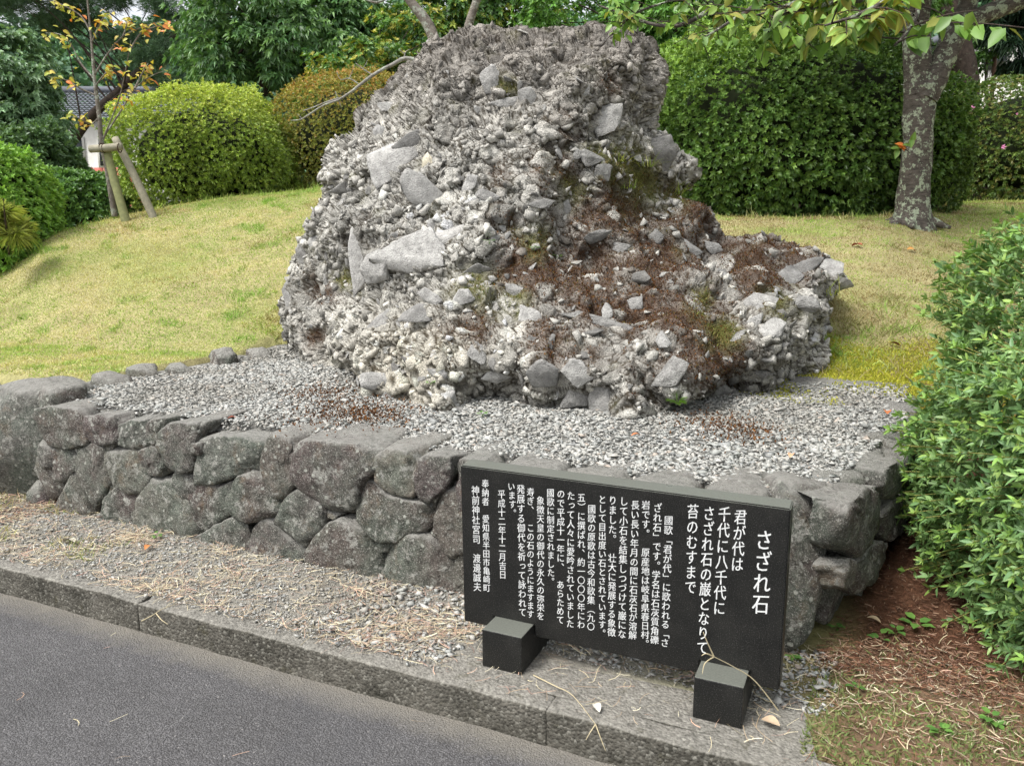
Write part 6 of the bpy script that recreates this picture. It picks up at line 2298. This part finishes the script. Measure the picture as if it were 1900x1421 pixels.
# ------------------------------------------------------------------ cherry tree with lichened trunk
def cherry():
    Y = 9.4
    b = at(1692, 420, Y=Y)
    bz = gz(b.x, Y)
    t = thing('cherry_tree', (b.x, Y, bz), 'cherry tree with dark bark patched by pale green lichen, right of the rock', 'tree')
    rows = [(1690, 432, 52), (1692, 405, 42), (1694, 380, 35), (1697, 340, 32), (1700, 290, 30), (1704, 240, 30), (1708, 190, 33), (1712, 160, 36)]
    pts = [at(px, py, Y=Y) for px, py, r in rows]; rad = [r / FPX * Y for px, py, r in rows]
    rad = [r * 0.84 for r in rad]
    tube_obj('trunk', pts, rad, M['cherry'], t, 26, 0.035, 2)
    L1 = [(1706, 175, 30), (1702, 110, 27), (1702, 50, 25), (1706, -10, 24), (1700, -120, 20), (1660, -260, 14)]
    tube_obj('limb', [at(px, py, Y=Y) for px, py, r in L1], [r * .82 / FPX * Y for px, py, r in L1], M['cherry'], t, 18, 0.035, 5)
    L2 = [(1716, 185, 26), (1742, 130, 24), (1768, 70, 23), (1792, 20, 20), (1805, -30, 17), (1830, -150, 12)]
    tube_obj('limb', [at(px, py, Y=Y - 0.05) for px, py, r in L2], [r * .82 / FPX * Y for px, py, r in L2], M['cherry'], t, 18, 0.035, 7)
    L3 = [(1775, 62, 16), (1805, 38, 15), (1850, 18, 14), (1905, -2, 13), (2010, -60, 10)]
    tube_obj('limb', [at(px, py, Y=Y - 0.1) for px, py, r in L3], [r / FPX * Y for px, py, r in L3], M['cherry'], t, 14, 0.03, 9)
    # roots
    for a0, ln in ((2.8, .5), (-0.4, .4), (-2.0, .35), (3.6, .45)):
        q0 = Vector((b.x, Y, bz + 0.10)); q1 = q0 + Vector((math.cos(a0) * .24, math.sin(a0) * .2, -0.08)); q2 = q0 + Vector((math.cos(a0) * ln, math.sin(a0) * ln, -0.14))
        tube_obj('root', [q0, q1, q2], [0.08, 0.055, 0.02], M['cherry'], t, 10, 0.02, int(a0 * 10) + 40)
    # boughs reaching over and forward, down to the hanging sprays
    P0 = at(1706, -60, Y=Y)
    boughs = [
        ([P0, Vector((3.3, 7.0, 4.9)), Vector((2.2, 4.9, 3.7)), at(1620, -40, Y=3.3), at(1560, 0, Y=3.0), at(1440, 30, Y=2.95)], [.10, .07, .04, .014, .009, .004]),
        ([Vector((2.2, 4.9, 3.7)), at(1640, -60, Y=3.2), at(1650, -10, Y=2.85), at(1600, 25, Y=2.8), at(1530, 48, Y=2.8)], [.035, .014, .008, .006, .003]),
        ([P0, Vector((2.8, 7.6, 4.6)), at(1420, -60, Y=5.2), at(1330, 10, Y=5.0), at(1240, 50, Y=5.0), at(1110, 10, Y=5.2)], [.08, .05, .022, .014, .009, .004]),
        ([at(1420, -60, Y=5.2), at(1410, 0, Y=4.6), at(1340, 50, Y=4.5), at(1290, 78, Y=4.5)], [.02, .012, .008, .004]),
        ([at(1640, -60, Y=3.2), at(1700, 5, Y=2.9), at(1690, 50, Y=2.85), at(1660, 85, Y=2.8)], [.014, .008, .006, .003]),
        ([at(1620, -40, Y=3.3), at(1520, -10, Y=3.2), at(1450, 15, Y=3.15), at(1400, 30, Y=3.1)], [.014, .009, .006, .003]),
        ([at(1330, 10, Y=5.0), at(1280, -5, Y=5.0), at(1190, 20, Y=5.1), at(1150, 45, Y=5.1)], [.012, .009, .006, .003]),
    ]
    extra = []
    lr = np.random.default_rng(3)
    pal = [(0.14, 0.26, 0.045), (0.18, 0.32, 0.055), (0.11, 0.21, 0.04), (0.22, 0.34, 0.06), (0.26, 0.28, 0.05)]
    shared = []
    for q in range(10):
        cc = np.array([pal[q % 5]]) * lr.uniform(.85, 1.15)
        shared.append(cherry_leaf_mesh(cc[0], lr))
    cntl = 0
    for bi, (pts, rad) in enumerate(boughs):
        br = tube_obj('bough', pts, rad, M['cherry'], t, 8, 0.004, 20 + bi)
        P3 = [Vector(p) for p in pts]
        tail = P3[-3:] if bi in (0, 1) else P3[-4:]
        nclus = {0: 20, 1: 16, 2: 22, 3: 14, 4: 12, 5: 14, 6: 16, 7: 12}[bi]
        Ll = 0.070
        for c_ in range(nclus):
            f = (c_ + random.random() * 0.6) / nclus * (len(tail) - 1)
            i0 = min(int(f), len(tail) - 2)
            p = tail[i0].lerp(tail[i0 + 1], f - i0)
            tw = Vector((random.gauss(0, .10), random.gauss(0, .10), random.gauss(-0.01, .05))) * (1.0 if bi < 2 else 1.7)
            e = p + tw
            tube_obj_sub(br, 'twig', [p, p.lerp(e, .5) + Vector((0, 0, .01)), e], [.003, .0025, .0015])
            for k in range(random.randint(5, 8)):
                q = p.lerp(e, random.uniform(0.3, 1.0))
                a = random.uniform(0, 6.28)
                d = Vector((math.cos(a) * 0.8, math.sin(a) * 0.8 - 0.15, -0.55 - random.random() * 0.5)).normalized()
                if random.random() < 0.3: d.z *= 0.3; d.normalize()
                up = Vector((random.gauss(0, .5), random.gauss(0, .5) - 0.5, 1)).normalized()
                y = up.cross(d).normalized(); z = d.cross(y)
                L = Ll * random.uniform(0.7, 1.1)
                xx, yy_ = proj(np.array(q))
                if yy_ > 100 - 25 * (xx < 1350) or xx < 1130: continue
                if cntl >= 285 or not (-40 < yy_ < 400 and 900 < xx < 1760):
                    extra.append((tuple(q), tuple(d), tuple(z), L)); continue
                o = bpy.data.objects.new('leaf', shared[random.randrange(10)]); COL.objects.link(o); o.parent = br
                o.matrix_local = Matrix.Translation(q - t.location - br.location) @ Matrix((d, y, z)).transposed().to_4x4() @ Matrix.Diagonal((L, L, L, 1))
                cntl += 1
    if extra:
        E_ = [np.array(x) for x in zip(*extra)]
        V, F, CC = leaf_arrays(E_[0], E_[1], E_[2], E_[3], E_[3] * 0.6, pick(pal, len(extra), lr), lr, 0.15, 2)
        o = link('foliage', mesh_np('foliage', V, F, M['leaf'], CC), t); tag(o, kind='stuff')
    # sprout of small leaves on the trunk
    sp = at(1668, 272, Y=Y - 0.22)
    br = tube_obj('sprout', [at(1690, 285, Y=Y - .2), at(1680, 278, Y=Y - .22), sp], [.006, .005, .003], M['cherry'], t, 5)
    for k in range(9):
        col = (0.14, 0.26, 0.05) if k < 6 else (0.62, 0.22, 0.04)
        me = cherry_leaf_mesh(np.array(col), lr)
        q = sp + Vector((random.gauss(.05, .09), -0.05, random.gauss(0, .05)))
        d = Vector((random.gauss(-.3, 1), -0.3, random.gauss(0, .5))).normalized(); up = Vector((0, -0.7, 0.7)); y = up.cross(d).normalized(); z = d.cross(y)
        o = bpy.data.objects.new('leaf', me); COL.objects.link(o); o.parent = br
        o.matrix_local = Matrix.Translation(q - t.location - br.location) @ Matrix((d, y, z)).transposed().to_4x4() @ Matrix.Diagonal((.11, .11, .11, 1))
    # unseen canopy above the frame, kept light: it shades the sign of leaves only a little
    rngc = np.random.default_rng(9)
    n = 3500
    c = np.array((4.2, 8.6, 5.6)); P = c + norm(rngc.normal(size=(n, 3))) * rngc.random((n, 1)) ** .5 * np.array([2.6, 2.2, 1.5])
    pxx, pyy = proj(P)
    P = P[(pyy < -10) | (pxx > 1930)]
    B, D, NN_, LL, WW, C = rosette_leaves(P, norm(rngc.normal(size=P.shape) + [[0, 0, .5]]), 4, 0.10, 0.5, pick(pal, len(P), rngc), rngc, spread=1.2)
    V, F, CC = leaf_arrays(B, D, NN_, LL, WW, C, rngc, 0.4, 1)
    o = link('crown', mesh_np('crown', V, F, M['leaf'], CC), t); tag(o, kind='stuff')


def cherry_leaf_mesh(col, lr):
    """serrated-looking ovate leaf, unit length, along +x"""
    n = 9
    Vs, Fs, Cs = [], [], []
    ns = 0.0
    for k in range(n):
        t_ = k / (n - 1)
        w = 0.27 * math.sin(math.pi * t_ ** 0.8) ** 0.75 * (1 - 0.35 * t_) * 1.25 if 0 < k < n - 1 else 0.004
        zc = -0.16 * t_ ** 2
        Vs += [(t_, -w, zc + w * .35), (t_, -w * .5, zc + w * .14), (t_, 0, zc), (t_, w * .5, zc + w * .14), (t_, w, zc + w * .35)]
        edge = np.array(col) * np.array((1.35, 0.95, 0.9)); vein = np.array(col) * 1.35
        Cs += [edge, col, vein, col, edge]
    for k in range(n - 1):
        for j in range(4):
            b = 5 * k + j
            Fs.append((b, b + 1, b + 6, b + 5))
    # petiole
    b = len(Vs)
    Vs += [(-0.25, -.006, .02), (-0.25, .006, .02), (0, .006, 0), (0, -.006, 0)]; Cs += [np.array((0.4, 0.16, 0.08))] * 4
    Fs.append((b, b + 1, b + 2, b + 3))
    return mesh_np('leaf', np.array(Vs), np.array(Fs), M['leaf'], np.array(Cs), True)


def tube_obj_sub(parent, name, pts, radii):
    V, F = tube(pts, radii, 5)
    off = np.array(parent.parent.location) + np.array(parent.location)
    o = bpy.data.objects.new(name, mesh_np(name, V - off, F, M['barkdark'], smooth_sh=True))
    COL.objects.link(o); o.parent = parent
    return o


cherry()

# dark straight trunk behind the cherry
b0 = base(1797, 16.3)
t = thing('dark_tree', b0, 'thick dark brown trunk standing behind the fork of the cherry', 'tree')
tube_obj('trunk', [b0, at(1797, 220, Y=16.3), at(1793, 150, Y=16.3), at(1772, 60, Y=16.3), at(1758, -40, Y=16.3)], [0.26, 0.23, 0.22, 0.26, 0.26], M['barkdark'], t, 16, 0.03, 4)
# bare tree whose trunks rise behind the rock
b0 = (at(850, 400, Y=9.0).x, 9.0, gz(at(850, 400, Y=9.0).x, 9.0))
t = thing('bare_tree', b0, 'leaning bare-branched tree rising behind the rock, one dead lichened branch over the bushes', 'tree')
tube_obj('trunk', [b0, at(850, 200, Y=8.9), at(812, 92, Y=8.8), at(790, 40, Y=8.8), at(752, -10, Y=8.8), at(730, -60, Y=8.8)], [0.09, 0.075, 0.065, 0.055, 0.045, 0.04], M['barkpale'], t, 12, 0.012, 3)
tube_obj('limb', [at(850, 200, Y=8.9), at(862, 90, Y=8.9), at(868, 55, Y=8.9), at(885, 0, Y=8.9), at(900, -40, Y=8.9)], [0.06, 0.05, 0.045, 0.04, 0.03], M['barkpale'], t, 10, 0.01, 6)
tube_obj('branch', [at(740, -20, Y=8.8), at(700, 5, Y=8.7), at(660, -10, Y=8.7)], [.02, .012, .006], M['barkpale'], t, 6, 0.004, 5)
dead = [([(850, 150), (765, 110), (725, 122), (692, 140), (668, 158), (650, 172), (628, 186)], [.03, .022, .02, .018, .016, .014, .012]),
        ([(628, 186), (600, 196), (575, 212), (558, 222), (540, 224)], [.012, .009, .008, .006, .004]), ([(630, 182), (605, 190), (580, 200), (562, 206)], [.009, .007, .005, .003]),
        ([(668, 158), (648, 146), (632, 148), (625, 133)], [.008, .006, .005, .003]), ([(692, 140), (676, 130), (660, 118)], [.008, .006, .004]), ([(674, 128), (682, 112)], [.004, .003]),
        ([(750, 112), (752, 98), (760, 92)], [.007, .005, .003]), ([(750, 100), (740, 92)], [.004, .003]), ([(628, 186), (622, 170)], [.006, .004]), ([(628, 187), (634, 200)], [.005, .003]), ([(560, 220), (552, 212)], [.004, .002]),
        ([(648, 146), (655, 130), (658, 120)], [.004, .003, .002])]
for pts, rad in dead:
    tube_obj('dead_branch' if len(pts) > 4 else 'dead_twig', [at(px, py, Y=8.6 - 0.0006 * (850 - px)) for px, py in pts], rad, M['twig'], t, 6, 0.003, 8)


# ------------------------------------------------------------------ staked sapling with autumn leaves
def sapling():
    Y = 9.25
    b = at(208, 400, Y=Y); z0 = gz(b.x, Y)
    t = thing('cherry_sapling', (b.x, Y, z0), 'slender staked sapling with yellow and orange autumn leaves on the left of the mound', 'sapling')
    tk = [(213, 402), (206, 360), (196, 300), (188, 262), (184, 215), (178, 170), (174, 130), (170, 80), (165, 30), (160, -20)]
    tube_obj('trunk', [at(px, py, Y=Y) for px, py in tk], [.035, .03, .027, .026, .024, .02, .017, .013, .010, .006], M['barkpale'], t, 8, 0.004, 1)
    brs = [[(190, 262), (205, 225), (222, 180), (235, 120), (243, 75)], [(176, 138), (200, 100), (228, 68), (262, 52), (300, 40)], [(178, 150), (150, 118), (130, 80), (110, 64), (85, 62)],
           [(184, 180), (150, 165), (125, 150), (100, 145), (82, 140)], [(192, 255), (225, 205), (250, 165), (280, 142), (305, 132)], [(186, 215), (170, 230), (150, 222), (130, 210)],
           [(168, 60), (150, 30), (120, 12), (95, 0)], [(170, 80), (185, 45), (200, 20)], [(177, 160), (200, 132), (215, 128)], [(250, 165), (262, 140), (275, 118)], [(228, 68), (235, 45), (228, 35)], [(243, 90), (262, 62), (290, 50), (318, 46)]]
    lr = np.random.default_rng(5)
    pals = [(0.40, 0.42, 0.07), (0.46, 0.40, 0.07), (0.55, 0.30, 0.06), (0.32, 0.38, 0.07), (0.60, 0.22, 0.06), (0.50, 0.45, 0.09)]
    shared = [cherry_leaf_mesh(np.array(c), lr) for c in pals]
    lc = 0
    for bi, pts in enumerate(brs):
        dy = [-0.25, 0.1, 0.2, -0.2, 0.25, -.1, .1, -.1, 0, .3, .1, .2][bi]
        W = [at(px, py, Y=Y + dy * i / (len(pts) - 1)) for i, (px, py) in enumerate(pts)]
        br = tube_obj('branch', W, list(np.linspace(.011, .003, len(W))), M['barkpale'], t, 6, 0.002, bi)
        nl = 24
        for k in range(nl):
            if lc > 285: break
            f = (0.30 + 0.70 * random.random()) * (len(W) - 1)
            i0 = min(int(f), len(W) - 2)
            p = W[i0].lerp(W[i0 + 1], f - i0) + Vector((random.gauss(0, .035), random.gauss(0, .05), random.gauss(0, .035)))
            a = random.uniform(0, 6.28)
            d = Vector((math.cos(a), math.sin(a) * .7, -0.35 + random.gauss(0, .3))).normalized()
            up = Vector((random.gauss(0, .4), -0.6 + random.gauss(0, .4), 0.8)).normalized(); y = up.cross(d).normalized(); z = d.cross(y)
            orange = (p.x - b.x) / 0.6
            ch = shared[random.choice([2, 4, 2, 1, 5]) if (random.random() < 0.30 + 0.35 * orange) else random.choice([0, 1, 3, 5])]
            o = bpy.data.objects.new('leaf', ch); COL.objects.link(o); o.parent = br
            L = random.uniform(.055, .085)
            o.matrix_local = Matrix.Translation(p - t.location - br.location) @ Matrix((d, y, z)).transposed().to_4x4() @ Matrix.Diagonal((L, L, L, 1))
            lc += 1
    # stake frame: two posts, crossbar, rope
    g = thing('stake_frame', (b.x + 0.1, Y - 0.1, z0), 'wooden support frame of two posts and a crossbar tied to the sapling', 'stake')
    p1 = at(234, 405, Y=Y - .15); p2 = at(286, 400, Y=Y - .05)
    def lower(p): return Vector((p.x, p.y, gz(p.x, p.y) - 0.03))
    V_, F_ = tube([lower(p1), at(212, 335, Y=Y - .12), at(196, 272, Y=Y - .1)], [.048, .046, .043], 12, .004, 3)
    link('post', mesh_np('post', V_, F_, M['postgreen'], smooth_sh=True), g)
    V_, F_ = tube([lower(p2), at(250, 328, Y=Y - .05), at(213, 256, Y=Y - .03)], [.045, .043, .040], 12, .004, 5)
    link('post', mesh_np('post', V_, F_, M['post'], smooth_sh=True), g)
    V_, F_ = tube([at(167, 277, Y=Y - .17), at(195, 275, Y=Y - .17), at(226, 272, Y=Y - .14)], [.040, .041, .040], 12, .004, 6)
    link('crossbar', mesh_np('crossbar', V_, F_, M['post'], smooth_sh=True), g)
    for px in (188, 193, 222):
        c0 = at(px, 275, Y=Y - .16)
        V_, F_ = tube([c0 + Vector((math.cos(a) * 0.0, math.cos(a) * .047, math.sin(a) * .047)) for a in np.linspace(0, 6.1, 10)], [.006] * 10, 5)
        link('rope', mesh_np('rope', V_, F_, M['rope'], smooth_sh=True), g)


sapling()


# ------------------------------------------------------------------ house down the slope, left, and grey building, right
def quadbox(x0, x1, y0, y1, z0, z1):
    V = [(x0, y0, z0), (x1, y0, z0), (x1, y1, z0), (x0, y1, z0), (x0, y0, z1), (x1, y0, z1), (x1, y1, z1), (x0, y1, z1)]
    F = [(0, 1, 5, 4), (1, 2, 6, 5), (2, 3, 7, 6), (3, 0, 4, 7), (4, 5, 6, 7), (3, 2, 1, 0)]
    return V, F


def house(px, py_eave, px2, py_ridge, Y, depth, label, wallm, z_base):
    a = at(px, py_eave, Y=Y); b = at(px2, py_eave, Y=Y); r = at(px, py_ridge, Y=Y + depth / 2)
    t = thing('house', ((a.x + b.x) / 2, Y, z_base), label, 'house')
    V, F = quadbox(a.x, b.x, Y + .35, Y + depth - .35, z_base, a.z)
    link('wall', mesh_np('wall', V, F, wallm), t)
    # roof: rows of round tiles as ribs
    rows = []
    nrib = int((b.x - a.x + 0.8) / 0.16)
    for k in range(nrib):
        x = a.x - .4 + k * .16
        for sgn, yy in ((1, Y), (-1, Y + depth)):
            e = np.array((x, yy, a.z)); top = np.array((x, Y + depth / 2, r.z))
            nst = 14
            for j in range(nst):
                p0 = e + (top - e) * j / nst; p1 = e + (top - e) * (j + 1) / nst
                up = np.array((0, 0, .05)); dn = np.array((0, 0, .015))
                rows.append((np.array([p0 + up, p0 + up + (.08, 0, .035), p0 + up + (.16, 0, 0), p1 + dn, p1 + dn + (.08, 0, .035), p1 + dn + (.16, 0, 0)]), np.array([(0, 1, 4, 3), (1, 2, 5, 4)]), np.ones((6, 3))))
    V, F, _ = join_parts(rows)
    link('roof', mesh_np('roof', V, F, M['tile']), t)
    V, F = quadbox(a.x - .45, b.x + .45, Y + depth / 2 - .15, Y + depth / 2 + .15, r.z, r.z + .18)
    link('roof_ridge', mesh_np('roof_ridge', V, F, M['tile']), t)
    w = b.x - a.x
    for k in range(3):
        x = a.x + w * (0.2 + 0.3 * k)
        V, F = quadbox(x - .5, x + .5, Y + .30, Y + .36, a.z - 1.5, a.z - .5)
        win = link('window', mesh_np('window', V, F, M['plaster']), t)
        V, F = quadbox(x - .43, x + .43, Y + .28, Y + .305, a.z - 1.43, a.z - .57)
        off = np.array(t.location) + np.array(win.location)
        o = bpy.data.objects.new('pane', mesh_np('pane', np.array(V) - off, F, M['glass'])); COL.objects.link(o); o.parent = win
    return t


house(60, 222, 330, 172, 27, 5.0, 'pale house with a grey tiled roof seen through the gap on the left', M['plaster'], -1.8)
p = at(205, 318, Y=19)
t = thing('red_fence', (p.x, p.y, gz(p.x, p.y)), 'low red boarded fence glimpsed below the tied crossbar', 'fence')
for k in range(6):
    x = p.x - 0.6 + k * 0.22
    V, F = quadbox(x, x + .19, p.y, p.y + .04, min(gz(p.x, p.y), p.z - .6) , p.z + .08)
    link('board', mesh_np('board', V, F, M['red']), t)
# pale building on the right
a = at(1790, 172, Y=27)
t = thing('building', (a.x + 4, 27, 1.0), 'pale grey building glimpsed beyond the hedge at the right edge', 'building')
V, F = quadbox(a.x, a.x + 8, 27, 32, 1.0, at(1790, 60, Y=27).z)
link('wall', mesh_np('wall', V, F, M['plaster']), t)
for k in range(4):
    V, F = quadbox(a.x + .5 + k * 1.1, a.x + 1.2 + k * 1.1, 26.93, 27.01, at(1790, 130, Y=27).z, at(1790, 95, Y=27).z)
    link('window', mesh_np('window', V, F, M['glass']), t)
V, F = quadbox(a.x - .3, a.x + 8.3, 26.7, 32.3, at(1790, 60, Y=27).z, at(1790, 60, Y=27).z + .25)
link('roof', mesh_np('roof', V, F, M['tile']), t)
p = at(1845, 168, Y=19)
t = thing('pole', (p.x, p.y, gz(p.x, p.y)), 'thin brown pole beyond the far hedge', 'pole')
tube_obj('shaft', [Vector((p.x, p.y, gz(p.x, p.y))), at(1845, 120, Y=19), at(1845, 40, Y=19), at(1845, -200, Y=19)], [.045, .045, .042, .035], M['pole'], t, 8)
for zz in (at(1845, 100, Y=19).z, at(1845, 100, Y=19).z + 1.0):
    V, F = quadbox(p.x - .06, p.x + .06, p.y - .06, p.y + .06, zz, zz + .03)
    link('band', mesh_np('band', V, F, M['pole']), t)

# dry grass stalk leaning over the right foot of the sign, and one on the kerb
def stalk(label, chains):
    t = thing('dry_stalk', chains[0][0], label, 'grass stalk')
    for pts in chains:
        V_, F_ = tube(pts, list(np.linspace(.0022, .0009, len(pts))), 5)
        me = mesh_np('stem' if len(pts) > 3 else 'spikelet', V_, F_, M['litter'], np.tile(np.array([[0.55, 0.47, 0.30]]), (len(V_), 1)), True)
        link('stem' if len(pts) > 3 else 'spikelet', me, t)
Fq = 2.18
j = at(1325, 1218, Y=2.10)
stalk('long dry straw stalk leaning across the right foot of the sign', [
    [at(1445, 1300, Y=2.16) + Vector((0, 0, -.03)), at(1400, 1262, Y=2.14), at(1360, 1236, Y=2.12), j], [j, at(1312, 1190, Y=2.09), at(1305, 1172, Y=2.09)], [j, at(1310, 1212, Y=2.08), at(1302, 1216, Y=2.08)], [j, at(1308, 1230, Y=2.06), at(1303, 1250, Y=2.05)]])
j = at(1105, 1343, z=.128)
stalk('forked dry straw hanging over the kerb below the sign', [
    [at(990, 1252, z=.130), at(1030, 1272, z=.134), at(1063, 1290, z=.13), j], [j, at(1095, 1358, Y=j.y - .01), at(1087, 1372, Y=j.y - .02)], [j, at(1115, 1370, Y=j.y - .02), at(1124, 1393, Y=j.y - .03)]])
stalk('dry straw sprig lying over the kerb left of centre', [
    [at(262, 1152, z=.13), at(285, 1140, z=.14), at(300, 1130, z=.14), at(330, 1118, z=.13)], [at(290, 1138, z=.14), at(300, 1150, z=.13), at(312, 1158, z=.12)]])
print('TRIS', {o.name: len(o.data.polygons) for o in S.objects if o.type == 'MESH' and len(o.data.polygons) > 60000})
print('objects', len(S.objects), 'tris', sum(len(o.data.polygons) for o in S.objects if o.type == 'MESH'))
